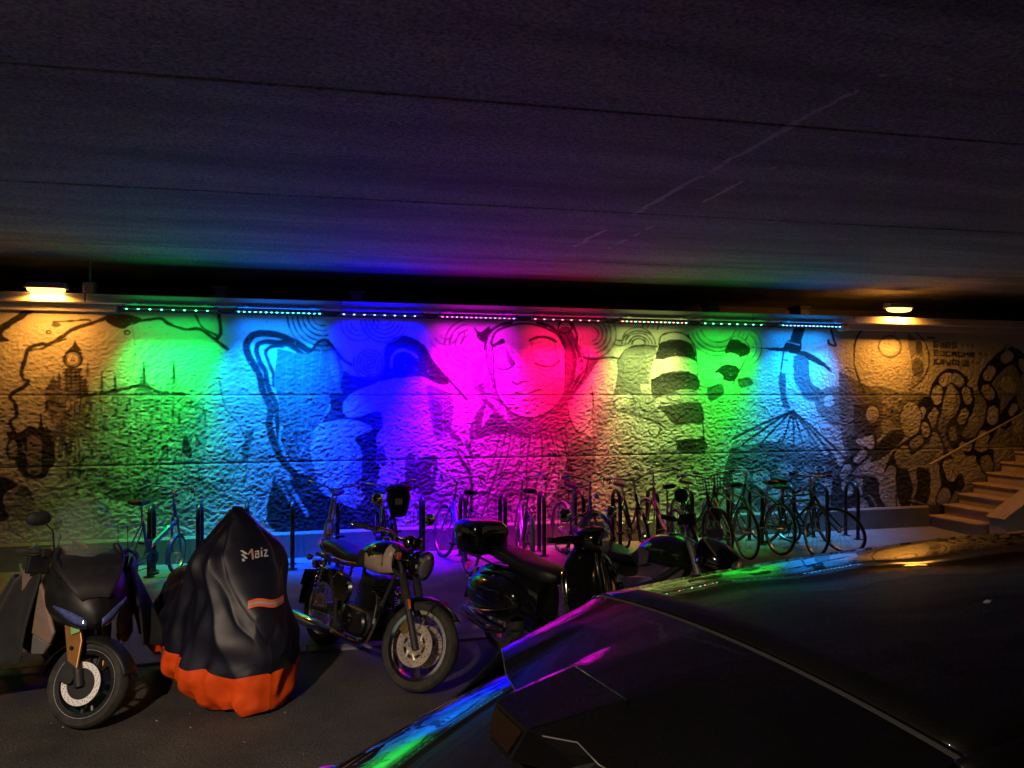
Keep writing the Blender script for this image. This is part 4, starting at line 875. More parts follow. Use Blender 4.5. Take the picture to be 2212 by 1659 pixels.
# ---- classic roadster, cream and black tank
def roadster():
    t = thing('motorcycle', 'classic black motorcycle with cream and black tank and wire wheels parked beside the covered one', 'motorcycle', plan(-1.21, 6.43, .005), (R(-9), 0, R(-49 - 14.5)), 'parked motorcycles')
    ra, fa = Vector((-.72, 0, .32)), Vector((.73, 0, .325)); hd = Vector((.42, 0, .86))
    axis = (hd - Vector((.72, 0, .33))).normalized()
    Ms = Matrix.Translation(hd) @ Matrix.Rotation(R(23), 4, axis) @ Matrix.Translation(-hd)
    moto_wheel(t, ra, .32, .14, 'spoke', 'chrome', disc=(-1,), disc_r=.125)
    moto_wheel(t, fa, .325, .105, 'spoke', 'chrome', Ms, disc=(-1, 1), disc_r=.155)
    for s in (-1, 1):
        top = Vector((.355, s * .095, 1.0)); bot = fa + Vector((.02, s * .095, .0))
        d = (bot - top)
        fo = MB().tube([top, top + d * .55], .022).tube([top + d * .5, bot + d.normalized() * .03], .027).xf(Ms).build('fork_leg', 'matt_black', t)
        ga = MB(); g0 = top + d * .30
        ga.tube([g0 + d * (.26 * q / 20) for q in range(21)], [.034 if q % 2 else .027 for q in range(21)], 12); ga.xf(Ms).build('gaiter', 'rubber', fo)
        MB().lathe([(0, .016), (.016, .016), (.018, 0)], fa + Vector((0, s * .125, 0)), (0, s, 0), 12).xf(Ms).build('axle_cap', 'chrome', fo)
    MB().box(fa + Vector((-.10, -.085, .12)), (.07, .05, .12), Matrix.Rotation(R(25), 3, 'Y')).xf(Ms).build('brake_caliper', 'gold', t, False, bevel=.01)
    MB().box((.63, -.128, .60), (.02, .008, .075), Matrix.Rotation(R(-28), 3, 'Y')).xf(Ms).build('side_reflector', 'amber', t, False, bevel=.002)
    mg = MB(); mg.sheet([[fa + Vector(((.36) * math.cos(R(a)), y, (.36 - y * y * 6) * math.sin(R(a)))) for y in (-.065, -.04, 0, .04, .065)] for a in np.linspace(42, 152, 18)]); mg.xf(Ms).build('mudguard', 'black_paint', t, solid=.004)
    MB().tube([fa + Vector((.0, -.09, .10)), fa + Vector((.09, -.075, .35)), fa + Vector((.09, .075, .35)), fa + Vector((.0, .09, .10))], .006, 6).xf(Ms).build('mudguard_stay', 'chrome', t)
    for z, xx_ in ((.98, .36), (.80, .43)): MB().box((xx_, 0, z), (.09, .25, .028), Matrix.Rotation(R(25), 3, 'Y')).xf(Ms).build('yoke', 'matt_black', t, False, bevel=.008)
    # headlamp, nacelle
    hc = Vector((.56, 0, .90))
    hl = MB().lathe([(0, -.13), (.05, -.12), (.088, -.07), (.103, -.01), (.106, .02)], hc, (1, 0, -.05), 28).xf(Ms).build('headlamp', 'black_paint', t)
    MB().lathe([(.104, .015), (.112, .02), (.112, .04), (.100, .046)], hc, (1, 0, -.05), 28).xf(Ms).build('chrome_ring', 'chrome', hl)
    MB().lathe([(.101, .04), (.075, .056), (.04, .064), (0, .066)], hc, (1, 0, -.05), 28).xf(Ms).build('lamp_lens', 'lens', hl)
    for s in (-1, 1):
        ic = MB().lathe([(0, -.05), (.04, -.05), (.048, -.02), (.05, .012), (.04, .02), (0, .018)], (.42, s * .055, 1.06), (-.5, 0, 1), 20).xf(Ms).build('instrument', 'black_paint', t)
        MB().lathe([(.049, .006), (.054, .01), (.05, .02)], (.42, s * .055, 1.06), (-.5, 0, 1), 20).xf(Ms).build('bezel', 'chrome', ic)
        MB().tube([(.44, s * .1, .90), (.56, s * .09, .90)], .012, 6).xf(Ms).build('lamp_bracket', 'chrome', t)
    bar = [(.12, -.39, 1.07), (.22, -.33, 1.075), (.32, -.2, 1.09), (.36, -.1, 1.055), (.36, .1, 1.055), (.32, .2, 1.09), (.22, .33, 1.075), (.12, .39, 1.07)]
    hb = MB().tube(curve(bar, 5), .0125).xf(Ms).build('handlebar', 'chrome', t)
    for s in (-1, 1):
        a, b_ = Vector((.12, s * .39, 1.07)), Vector((.215, s * .335, 1.075))
        MB().tube([a, b_], .018, 10).xf(Ms).build('grip', 'rubber', hb)
        MB().lathe([(0, .022), (.016, .018), (.021, 0), (.016, -.018), (0, -.02)], a + (a - b_).normalized() * .012, a - b_, 12).xf(Ms).build('bar_end', 'chrome', hb)
        MB().tube(curve([(.27, s * .27, 1.07), (.28, s * .32, 1.06), (.20, s * .40, 1.055)], 4), .007, 6).xf(Ms).build('lever', 'chrome', hb)
        MB().box((.25, s * .29, 1.075), (.05, .05, .045)).xf(Ms).build('switch_gear', 'matt_black', hb, False, bevel=.008)
    nb = len(bpy.data.objects)
    for s in (-1, 1):
        p0 = Ms @ Vector((.27, s * .26, 1.085)); p1 = Ms @ Vector((.28, s * .33, 1.24)); c = Ms @ Vector((.26, s * .385, 1.29))
        mirror(t, p0, p1, c, Ms.to_3x3() @ Vector((1, 0, 0)), .052, 'chrome', 1.15)
        ip = Ms @ Vector((.47, s * .20, .92)); indicator(t, ip, Ms.to_3x3() @ Vector((1, 0, 0)))
        indicator(t, (-.86, s * .16, .74), (-1, 0, 0))
    # tank
    def tank_ring(x, z, w_, h_, e=2.6): return ring((x, 0, z), (0, 1, 0), (0, 0, 1), w_, h_, 24, e)
    TS = [(.37, .885, .03, .06), (.35, .89, .075, .095), (.28, .893, .115, .125), (.17, .893, .135, .138), (.05, .885, .132, .132), (-.06, .872, .112, .110), (-.13, .862, .08, .08), (-.16, .855, .03, .04)]
    tk = MB().loft([tank_ring(x, z, w_, h_) for x, z, w_, h_ in TS]).build('fuel_tank', 'black_paint', t)
    # cream lower panels with a stepped upper edge, both flanks
    for s in (-1, 1):
        gr = []
        for q in range(15):
            x = -.135 + .475 * q / 14
            w_ = interp(-x, [-a[0] for a in TS], [a[2] for a in TS]) + .004; h_ = interp(-x, [-a[0] for a in TS], [a[3] for a in TS]) + .003; z = interp(-x, [-a[0] for a in TS], [a[1] for a in TS])
            top = interp(x, [-.135, -.09, -.085, .10, .12, .14, .25, .262, .34], [70, 74, 10, 3, -6, 3, 8, 72, 66])
            row = []
            for j in range(9):
                a = R(-62 + (top + 62) * j / 8); ct, sn = math.cos(a), math.sin(a)
                row.append((x, s * w_ * abs(ct) ** (2 / 2.6), z + h_ * math.copysign(abs(sn) ** (2 / 2.6), sn)))
            gr.append(row)
        MB().sheet(gr).build('cream_panel', 'cream', tk, solid=.002)
        MB().loft([ring((x, s * .128, .855), (1, 0, 0), (0, 0, 1), a, c, 16, 3) for x, a, c in ((-.045, .045, .062), (-.045, .05, .067))]).build('knee_pad', 'rubber', tk, solid=.008)
        MB().prism([(0, 0), (.035, .012), (.07, .004), (.035, -.02)], (.05, s * .137, .90), (1, 0, 0), (0, 0, 1), .003).build('tank_badge', 'chrome', tk, False)
    MB().lathe([(0, .03), (.03, .028), (.036, .012), (.036, 0)], (.10, 0, 1.02), (0, 0, 1), 18).build('filler_cap', 'chrome', tk)
    # seat and rear
    se = MB().loft([ring((x, 0, z), (0, 1, 0), (0, 0, 1), w_, h_, 20, 3) for x, z, w_, h_ in ((-.10, .815, .06, .03), (-.14, .82, .10, .045), (-.28, .815, .125, .05), (-.42, .83, .13, .055), (-.55, .85, .13, .06), (-.72, .865, .125, .055), (-.80, .865, .09, .04), (-.82, .865, .04, .02))]).build('seat', 'leather', t)
    MB().tube(curve([(-.5, -.13, .80), (-.66, -.135, .81), (-.82, -.11, .88), (-.88, 0, .905), (-.82, .11, .88), (-.66, .135, .81), (-.5, .13, .80)], 5), .010, 8).build('grab_rail', 'chrome', t)
    MB().tube(curve([(-.12, -.125, .80), (-.40, -.135, .79), (-.70, -.13, .82)], 5), .004, 6).build('seat_trim', 'steel', se)
    mg = MB(); mg.sheet([[ra + Vector((.365 * math.cos(R(a)), y, (.365 - y * y * 4) * math.sin(R(a)))) for y in (-.085, -.05, 0, .05, .085)] for a in np.linspace(60, 185, 18)]); mg.build('mudguard', 'black_paint', t, solid=.004)
    tl = MB().box((-.99, 0, .66), (.07, .09, .08)).build('tail_lamp', 'chrome', t, False, bevel=.015); MB().box((-1.03, 0, .665), (.025, .075, .06)).build('tail_lens', 'red_lens', tl, False, bevel=.01)
    MB().box((-1.06, 0, .53), (.012, .19, .15), Matrix.Rotation(R(18), 3, 'Y')).build('number_plate', 'matt_black', t, False)
    # frame
    fr = MB()
    for s in (-1, 1):
        fr.tube(curve([(.36, s * .03, .83), (.30, s * .09, .55), (.24, s * .12, .30), (.10, s * .13, .22), (-.25, s * .13, .22), (-.36, s * .12, .42), (-.36, s * .11, .74)], 5), .016); fr.tube(curve([(.34, s * .03, .86), (.0, s * .06, .80), (-.36, s * .11, .76), (-.85, s * .10, .77)], 4), .015)
        fr.tube([(-.36, s * .12, .34), ra + Vector((-.03, s * .12, 0))], .018)
    fr.build('frame', 'matt_black', t)
    for s in (-1, 1):
        sh = MB().tube([(-.62, s * .15, .74), (-.70, s * .15, .36)], .012); sh.tube([Vector((-.622, s * .15, .73)) + (Vector((-.078, 0, -.32)) * (q / 90)) + Vector((.024 * math.cos(q * .65), .024 * math.sin(q * .65), 0)) for q in range(91)], .0045, 5); sh.build('shock_absorber', 'chrome', t)
        MB().prism([(-.12, .66), (-.36, .70), (-.42, .62), (-.36, .48), (-.18, .46), (-.10, .55)], (0, s * .135, 0), (1, 0, 0), (0, 0, 1), .02).build('side_panel', 'black_paint', t, bevel=.01)
    # engine: parallel twin
    en = MB().loft([xring(x, z, w_, h_, 20, 4) for x, z, w_, h_ in ((.22, .36, .10, .06), (.18, .36, .15, .12), (.0, .36, .17, .135), (-.18, .36, .16, .13), (-.26, .36, .10, .08))]).build('engine', 'dark_steel', t)
    cy = MB()
    for k in range(9): cy.box((.06 + .004 * k, 0, .50 + .021 * k), (.21, .27, .010))
    cy.box((.08, 0, .59), (.16, .22, .20)); cy.box((.11, 0, .70), (.19, .26, .05)); cy.build('cylinder_fins', 'dark_steel', en, False)
    for s in (-1, 1):
        for x, z, r_ in ((.13, .37, .085), (-.10, .37, .10)):
            MB().lathe([(r_, 0), (r_, .012), (r_ * .85, .028), (r_ * .5, .034), (0, .036)], (x, s * .165, z), (0, s, 0), 24).build('engine_cover', 'black_paint' if x < 0 else 'dark_steel', en)
        ex = MB().tube(curve([(.20, s * .09, .62), (.29, s * .12, .56), (.31, s * .15, .40), (.24, s * .17, .26), (.05, s * .175, .22), (-.28, s * .18, .225)], 6), .022, 10).build('exhaust_pipe', 'chrome', t)
        MB().tube([(-.26, s * .18, .225), (-.34, s * .185, .222), (-.62, s * .20, .222), (-.90, s * .21, .225), (-.97, s * .212, .226)], [.024, .044, .05, .047, .028], 16).build('silencer', 'chrome', ex)
        fp = MB().tube([(-.12, s * .16, .30), (-.12, s * .27, .30)], .013, 8).build('foot_peg', 'rubber', t)
        MB().box((-.02, s * .20, .285), (.14, .012, .012)).build('pedal', 'chrome', fp, False)
        MB().lathe([(.02, -.01), (.045, -.008), (.05, 0), (.03, .02)], (-.14, s * .15, .60), (0, s, 0), 16).build('carburettor', 'steel', en)
    MB().tube([(-.16, .15, .26), (-.10, .27, .14), (-.09, .345, .058)], .012, 8).build('side_stand', 'steel', t)
    return t
roadster()

# ---- motorcycle under a fitted cover
def covered():
    t = thing('covered_motorcycle', 'motorcycle hidden under a black cover with a bright orange skirt', 'motorcycle', plan(-2.26, 6.07, .0), (0, 0, R(-47 - 14.5)), 'parked motorcycles')
    RX = [-1.02, -.98, -.85, -.6, -.35, -.12, .05, .20, .34, .42, .52, .62, .74, .86, .97, 1.02]
    RZ = [.50, .66, .76, .83, .87, .93, 1.05, 1.21, 1.355, 1.395, 1.31, 1.16, 1.00, .84, .70, .52]
    WT = [.12, .18, .20, .21, .19, .18, .17, .15, .06, .05, .12, .22, .24, .22, .20, .16]     # half width near the top
    WB = [.20, .26, .30, .33, .34, .36, .40, .42, .43, .43, .43, .42, .40, .37, .34, .30]     # half width at the hem
    nU = 120; nT, nS, nB = 9, 26, 12                       # rows per side: over the top, down to the seam, seam to hem
    XA, XB = -.80, .86
    G = []; nV = 2 * (nT + nS + nB) + 1; half = nT + nS + nB
    for i in range(nU):
        u = -math.cos(math.pi * i / (nU - 1)); u = .45 * u + .55 * (-1 + 2 * i / (nU - 1))
        x = (XA + XB) / 2 + (XB - XA) / 2 * u; xr = x * 1.02 / .86
        tp = max(0, 1 - abs(u) ** (4 if u > 0 else 6)) ** .5
        zt, wt, wb = interp(xr, RX, RZ), interp(xr, RX, WT) * tp * .92, (interp(xr, RX, WB) + .03) * tp * .92
        hem = interp(x, [-.9, -.6, -.25, 0, .3, .6, .9], [.09, .12, .25, .21, .06, .03, .025]) + .010 * math.sin(x * 31)
        seam = .325 + .04 * math.sin(x * 4 + 1) + .012 * math.sin(x * 23)
        row = []
        for j in range(nV):
            v = j - half; s = 1 if v > 0 else -1; q = abs(v)
            z0 = max(zt - .10 * min(1, wt / .15), seam + .06)
            if q <= nT:
                a = q / nT * math.pi / 2; y = wt * math.sin(a); z = zt + (z0 - zt) * (1 - math.cos(a)); k = 0
            else:
                z = z0 + (seam - z0) * (q - nT) / nS if q <= nT + nS else seam + (hem - seam) * (q - nT - nS) / nB
                k = (z0 - z) / (z0 - hem)
                bulge = math.sin(k * math.pi) * .04 * (1 - .5 * abs(x))
                hip = .13 * math.exp(-((x - .40) / .20) ** 2) * math.exp(-((z - 1.02) / .16) ** 2)
                y = wt + (wb - wt) * min(1, k * 1.25) ** .75 + (bulge + hip) * tp
                tuck = max(0, (k - .88) / .12)
                y *= 1 - (.30 if x > .2 else .08) * tuck ** 1.5
                fold = (.026 * math.sin(x * 15 + 2.2 * s + 3 * k) + .016 * math.sin(x * 37 + 5 * k + s) + .012 * math.sin(21 * k + 9 * x) + .012 * math.sin(55 * x + 3 * s) * k) * (.2 + .9 * k)
                rg_ = lambda q_: 1 - 2 * abs(math.sin(q_)) ** .7
                drape = .024 * rg_(8 * math.atan2(x - .38, .22 + k) + .4 * s) * (1 - .45 * k) * min(1, k * 6)
                fold += .012 * rg_(13 * x + 7 * k + s) * k
                crumple = .020 * math.sin(43 * x + 30 * k) * max(0, k - .82) / .18
                y = max(0, y + (fold + drape + crumple) * min(1, tp * 1.2))
            e = max(0, q - nT) / (nS + nB)
            xo = x + .016 * math.sin(9 * e + 7 * x) * e * .6
            if abs(u) > .6: xo += math.copysign(.05 * math.sin(min(1, e * 1.1) * math.pi) * (abs(u) - .6) / .4, u)
            if i in (0, nU - 1): y = 0
            row.append(Vector((xo, s * y, z + .006 * math.sin(29 * x + 13 * e))))
        G.append(row)
    top = MB().sheet([r_[nB:nV - nB] for r_ in G]); bot = MB()
    bot.sheet([r_[:nB + 1] for r_ in G]); bot.sheet([r_[nV - nB - 1:] for r_ in G])
    co = top.build('cover', 'cloth_black', t, ang=80, subsurf=1); sk = bot.build('orange_skirt', 'cloth_orange', t, ang=80, subsurf=1)
    verts = [v for r_ in G for v in r_]; polys = [(i * nV + j, i * nV + j + 1, (i + 1) * nV + j + 1, (i + 1) * nV + j) for i in range(nU - 1) for j in range(nV - 1)]
    tree = BVHTree.FromPolygons(verts, polys)
    def project(mb, o, u, v, n, off):
        o, u, v, n = Vector(o), Vector(u).normalized(), Vector(v).normalized(), Vector(n).normalized()
        out = []
        for p in mb.v:
            w_ = o + u * p.x + v * p.y
            hit = tree.ray_cast(w_ + n * .6, -n)
            out.append((hit[0] if hit[0] else w_) + n * (off + p.z))
        mb.v = out; return mb
    def strip(w_, h_, nx=14, ny=3, slant=0, bow=0):
        m_ = MB(); m_.sheet([[(-w_ / 2 + w_ * i / nx + slant * (j / ny - .5), -h_ / 2 + h_ * j / ny + bow * math.sin(i / nx * 6.28), 0) for i in range(nx + 1)] for j in range(ny + 1)]); return m_
    nF = Vector((.92, -.38, .10)); uF = Vector((.38, .92, 0)); up = Vector((0, 0, 1))
    for o, w_, h_, nrm, uu, bow in (((.66, .07, .74), .25, .052, nF, uF, .012), ((-.05, -.25, .80), .15, .045, Vector((.2, -1, .15)), Vector((1, .2, 0)), 0)):
        tp = project(strip(w_, h_, bow=bow), o, uu, up, nrm, .012).build('tape', 'reflective_tape', co)
        project(strip(w_, h_ * .3, bow=bow), o, uu, up, nrm, .015).build('tape_stripe', 'reflective_grey', co)
    # printed word: slanted bars + check, then a i z
    o = Vector((.50, .05, 1.05)); S_ = .0031
    def poly(pts, m_):
        mb = MB(); mb.v = [Vector((x * S_, y * S_, 0)) for x, y in pts]; mb.f = [tuple(range(len(pts)))]
        project(mb, o, uF, up, nF, .012).build('print', m_, co, False)
    poly([(-30, 12), (-25, 13), (-13, 4), (-18, 2)], 'print_white'); poly([(-28, 3), (-23, 4), (-13, -6), (-18, -7)], 'print_white'); poly([(-26, -6), (-22, -6), (-19, -11), (-25, -12)], 'print_white')
    poly([(-14, 2), (-11, 1), (-2, 10), (-3, 14), (-6, 13)], 'print_brown'); poly([(-6, 13), (-2, 14), (1, -9), (-4, -10)], 'print_brown')
    poly([(3, 8), (12, 9), (12, 6), (3, 5)], 'print_white'); poly([(9, 8), (12, 8), (13, -7), (10, -7)], 'print_white'); poly([(3, 3), (10, 3), (10, .5), (5.5, .5), (3, 0)], 'print_white'); poly([(3, 3), (5.5, 2), (5.5, -7), (3, -7)], 'print_white'); poly([(4, -4.5), (11, -4.5), (11, -7.5), (4, -7.5)], 'print_white')
    poly([(16, 8), (19.5, 8), (20, -6), (16.5, -6)], 'print_white'); poly([(16, 14), (19.5, 14), (19.5, 11), (16, 11)], 'print_white')
    poly([(23, 9), (32, 9), (32, 6), (23, 6)], 'print_white'); poly([(28, 7), (32, 7), (27, -5), (23, -5)], 'print_white'); poly([(23, -4), (33, -4), (33, -7), (23, -7)], 'print_white')
    # tyre feet just visible under the skirt
    MB().lathe([(.22, -.05), (.28, -.055), (.31, -.03), (.315, 0), (.31, .03), (.28, .055), (.22, .05)], (.54, 0, .315), (0, 1, 0), 32).build('tyre', 'rubber', t)
    MB().lathe([(.22, -.07), (.28, -.075), (.31, -.04), (.315, 0), (.31, .04), (.28, .075), (.22, .07)], (-.56, 0, .315), (0, 1, 0), 32).build('tyre', 'rubber', t)
    return t
covered()

# ---- maxi scooter with tall screen and leg apron
def maxi():
    t = thing('maxi_scooter', 'dark maxi scooter with tall clear screen, leg apron and glare-whitened brake disc at the left', 'scooter', plan(-3.29, 5.88, .004), (R(-2), 0, R(-53 - 14.5)), 'parked motorcycles')
    fa, ra = Vector((.77, 0, .277)), Vector((-.77, 0, .277)); hd = Vector((.47, 0, .95))
    axis = (hd - fa).normalized(); Ms = Matrix.Translation(hd) @ Matrix.Rotation(R(48), 4, axis) @ Matrix.Translation(-hd)
    moto_wheel(t, fa, .277, .12, 'cast', 'dark_steel', Ms, rim_r=.205)
    moto_wheel(t, ra, .277, .14, 'cast', 'dark_steel', rim_r=.20)
    # big drilled disc on the right, its glare carried by the white colour
    c = fa + Vector((0, -.085, 0)); n = 46
    d = MB().lathe([(.098, -.003), (.136, -.003), (.136, .003), (.098, .003)], c, (0, 1, 0), 48, True).xf(Ms).build('brake_disc', 'disc_glare', t)
    hl = MB()
    for k in range(54):
        a = 2 * math.pi * k / 54; q = .108 + .009 * (k % 3)
        hl.lathe([(0, 0), (.0035, 0)], c + Vector((q * math.cos(a), -.0042, q * math.sin(a))), (0, -1, 0), 6)
    hl.xf(Ms).build('drill_holes', 'matt_black', d)
    cr = MB().lathe([(.03, -.006), (.096, -.004), (.096, .004), (.03, .006)], c + Vector((0, .006, 0)), (0, 1, 0), 30, True)
    cr.xf(Ms).build('disc_carrier', 'matt_black', d)
    # the caliper hides the upper left part of the disc
    MB().loft([ring(c + Vector((x, y, z)), (1, 0, 0), (0, 0, 1), a, b_, 14, 4) for y in (-.045, .02) for x, z, a, b_ in ((-.085, .07, .05, .085),)]).xf(Ms).build('brake_caliper', 'matt_black', t)
    for s in (-1, 1):
        top = Vector((.50, s * .10, .80)); bot = fa + Vector((.0, s * .105, .0)); dd = bot - top
        fo = MB().tube([top, top + dd * .6], .019).xf(Ms).build('fork_leg', 'steel', t)
        MB().tube([top + dd * .5, bot + dd.normalized() * .02], [.03, .03], 12).xf(Ms).build('fork_slider', 'matt_black', fo)
        e = dd.normalized(); f = e.cross(Vector((0, 1, 0))).normalized()
        if f.x < 0: f = -f
        g_ = MB().prism([(-.045, .10), (.055, .06), (.07, .30), (.02, .47), (-.04, .40)], top + e * .03 + Vector((0, s * .045, 0)), f, e, -.018 * s)
        go = g_.xf(Ms).build('fork_guard', 'fork_bronze', fo, False, bevel=.006)
        for q in (.16, .33): MB().lathe([(0, .004), (.011, .004), (.013, 0)], top + e * (.03 + q) + f * .005 + Vector((0, s * .064, 0)), (0, s, 0), 12).xf(Ms).build('bolt', 'dark_steel', fo)
        if s < 0: MB().prism([(0, 0), (.06, 0), (.06, .055), (0, .055)], top + e * .22 + f * .012 + Vector((0, s * .0655, 0)), f, e, .002).xf(Ms).build('sticker', 'green_sticker', fo, False)
    mg = MB(); mg.sheet([[fa + Vector((.305 * math.cos(R(a)), y, (.305 - y * y * 7) * math.sin(R(a)))) for y in (-.085, -.06, -.03, 0, .03, .06, .085)] for a in np.linspace(22, 168, 22)]); mg.xf(Ms).build('mudguard', 'black_plastic', t, solid=.004)
    # front fairing
    FR = [(.88, .735, .02, .04), (.84, .755, .09, .095), (.77, .785, .16, .155), (.67, .82, .215, .20), (.54, .835, .25, .245), (.42, .82, .262, .285), (.33, .78, .255, .32)]
    fb = MB().loft([xring(x, z, w_, h_, 28, 2.3) for x, z, w_, h_ in FR]).build('front_fairing', 'black_plastic', t)
    nose = MB().sheet([[(x + .012, y * w_, z + h_ * (1 - .15 * abs(y) ** 2.2) + .012) for y in np.linspace(-.92, .92, 13)] for x, z, w_, h_ in FR[1:6]]); nose.build('nose_panel', 'matt_black', fb, solid=.006)
    for s in (-1, 1):
        # swept headlamps: blade shapes hugging the nose
        g_ = []
        for q in range(9):
            k = q / 8; x = .845 - .17 * k ** 1.3; yc = s * (.045 + .175 * k); zc = .70 + .10 * k ** 1.3; hh = .030 * math.sin(math.pi * min(1, k * .8 + .18)) + .004
            g_.append([(x + .02 + .012 * (1 - abs(m_ - 1)), yc, zc + hh * (m_ - 1)) for m_ in (0, .5, 1, 1.5, 2)])
        ho = MB().sheet(g_).build('headlamp', 'lens_led_tint', t, solid=.006)
        MB().tube([Vector(r_[0]) + Vector((.004, 0, -.006)) for r_ in g_], .006, 6).build('lamp_trim', 'chrome', ho)
        # side panel in bronze grey
        MB().prism([(.0, .98), (.10, 1.03), (.22, .86), (.34, .60), (.30, .52), (.08, .58), (.0, .64)], (.30, s * .345, 0), (.87, -s * .49, 0), (0, 0, 1), -.03 * s).build('side_panel', 'bronze_panel', t, False, bevel=.012)
        MB().prism([(.02, .58), (.29, .52), (.22, .44), (.10, .42), (.0, .46)], (.30, s * .33, 0), (.87, -s * .49, 0), (0, 0, 1), -.03 * s).build('lower_panel', 'grey_plastic', t, False, bevel=.01)
        MB().tube(curve([(.66, s * .16, .98), (.55, s * .20, 1.08), (.50, s * .17, 1.15)], 4), [.03] * 4 + [.025] * 4 + [.012], 10).build('screen_horn', 'black_plastic', t)
    MB().loft([xring(x, z, w_, h_, 22, 3) for x, z, w_, h_ in ((.66, .98, .14, .03), (.58, 1.02, .20, .05), (.46, 1.04, .22, .06), (.34, 1.03, .20, .05), (.28, 1.0, .15, .03))]).build('dashboard', 'matt_black', t)
    ws = MB(); ws.sheet([[(.62 - .30 * k - .16 * (y / .21) ** 2 * (1 - .3 * k), y * interp(k, [0, .3, .8, 1], [.72, 1.0, .86, .55]), 1.02 + .44 * k - .05 * k * (y / .21) ** 2) for y in np.linspace(-.215, .215, 13)] for k in np.linspace(0, 1, 12)]); ws.build('windscreen', 'windscreen', t, solid=.004)
    bar = [(.25, -.38, 1.07), (.33, -.28, 1.08), (.42, -.12, 1.05), (.44, 0, 1.03), (.42, .12, 1.05), (.33, .28, 1.08), (.25, .38, 1.07)]
    Mh = Matrix.Translation(hd) @ Matrix.Rotation(R(20), 4, axis) @ Matrix.Translation(-hd)
    hb = MB().tube(curve(bar, 5), .014).xf(Mh).build('handlebar', 'matt_black', t)
    for s in (-1, 1):
        a, b_ = Vector((.25, s * .38, 1.07)), Vector((.325, s * .285, 1.08)); MB().tube([a, b_], .02, 10).xf(Mh).build('grip', 'rubber', hb)
        MB().box((.36, s * .25, 1.075), (.07, .07, .06)).xf(Mh).build('switch_gear', 'matt_black', hb, False, bevel=.012)
        MB().tube(curve([(.38, s * .25, 1.07), (.38, s * .32, 1.06), (.31, s * .39, 1.055)], 4), .007, 6).xf(Mh).build('lever', 'dark_steel', hb)
        MB().box((.36, s * .28, 1.00), (.03, .15, .13)).xf(Mh).build('hand_guard', 'black_plastic', hb, False, bevel=.012)
        if s < 0: mirror(t, Mh @ Vector((.40, s * .21, 1.09)), Mh @ Vector((.43, s * .27, 1.24)), Mh @ Vector((.41, s * .36, 1.31)), Mh.to_3x3() @ Vector((1, s * .1, 0)), .05, 'matt_black', 1.55)
    # floor, seat, rear body
    MB().loft([xring(x, z, w_, h_, 20, 4) for x, z, w_, h_ in ((.36, .52, .20, .20), (.2, .42, .22, .13), (-.1, .42, .22, .14), (-.3, .46, .23, .18))]).build('floor_tunnel', 'black_plastic', t)
    bd = MB().loft([xring(x, z, w_, h_, 22, 3) for x, z, w_, h_ in ((-.15, .55, .18, .16), (-.3, .58, .235, .18), (-.6, .62, .245, .17), (-.9, .70, .20, .12), (-1.08, .76, .11, .06), (-1.12, .77, .05, .03))]).build('rear_body', 'bronze_panel', t)
    MB().loft([xring(x, z, w_, h_, 20, 3) for x, z, w_, h_ in ((-.05, .76, .09, .04), (-.12, .77, .15, .06), (-.4, .77, .18, .06), (-.58, .84, .185, .06), (-.9, .88, .15, .05), (-1.0, .88, .08, .03))]).build('seat', 'leather', t)
    for s in (-1, 1):
        MB().tube(curve([(-.62, s * .19, .84), (-.9, s * .21, .90), (-1.08, s * .14, .93)], 4), .016, 8).build('grab_handle', 'fork_bronze', t)
        MB().box((-1.09, s * .09, .77), (.05, .10, .04)).build('tail_lamp', 'red_lens', bd, False, bevel=.01)
        MB().loft([ring((x, s * .255, z), (0, 1, 0), (0, 0, 1), .012, h_, 12, 2) for x, z, h_ in ((-.34, .60, .02), (-.5, .64, .06), (-.8, .72, .05), (-1.0, .78, .015))]).build('side_stripe', 'silver_paint', bd)
    MB().tube([(-.35, -.20, .30), (-.55, -.24, .30), (-1.05, -.26, .38)], [.03, .065, .06], 14).build('silencer', 'matt_black', t)
    MB().box((-1.16, 0, .55), (.01, .2, .14), Matrix.Rotation(R(20), 3, 'Y')).build('number_plate', 'silver_paint', t, False)
    MB().tube([(-.25, .15, .30), (-.24, .30, .15), (-.26, .36, .02)], .014, 8).build('side_stand', 'dark_steel', t)
    # leg apron: two hanging flaps joined over the knees
    def apron_pt(k, s, q):
        # k 0..1 from front edge round to the rear edge, q 0..1 from top to hem
        x = .48 - .80 * k; y = .27 + .11 * math.sin(k * 2.6) + q * (.10 + .24 * math.sin(k * 2.6)) + .022 * math.sin(k * 19 + q * 3) * (.3 + q)
        z = .98 - .16 * k - (.56 + .12 * math.sin(k * 3)) * q + .02 * math.sin(k * 9)
        return Vector((x - .12 * q * (k - .5) , s * y, z))
    for s in (-1, 1):
        MB().sheet([[apron_pt(k, s, q) for q in np.linspace(0, 1, 14)] for k in np.linspace(0, 1, 30)]).build('leg_apron', 'apron', t, ang=80, solid=.012)
        MB().tube(curve([apron_pt(.55, s, 1), apron_pt(.55, s, 1) + Vector((.02, s * .02, -.12)), apron_pt(.55, s, 1) + Vector((-.01, s * .01, -.26))], 4), .01, 6).build('apron_strap', 'apron', t)
    MB().sheet([[(.36 - .72 * k, y, .98 - .10 * k - .18 * (y / .33) ** 2 - .05 * math.sin(k * 3.1) + .012 * math.sin(k * 21 + y * 9)) for y in np.linspace(-.33, .33, 17)] for k in np.linspace(0, 1, 18)]).build('knee_blanket', 'apron', t, ang=80, solid=.012)
    return t
maxi()

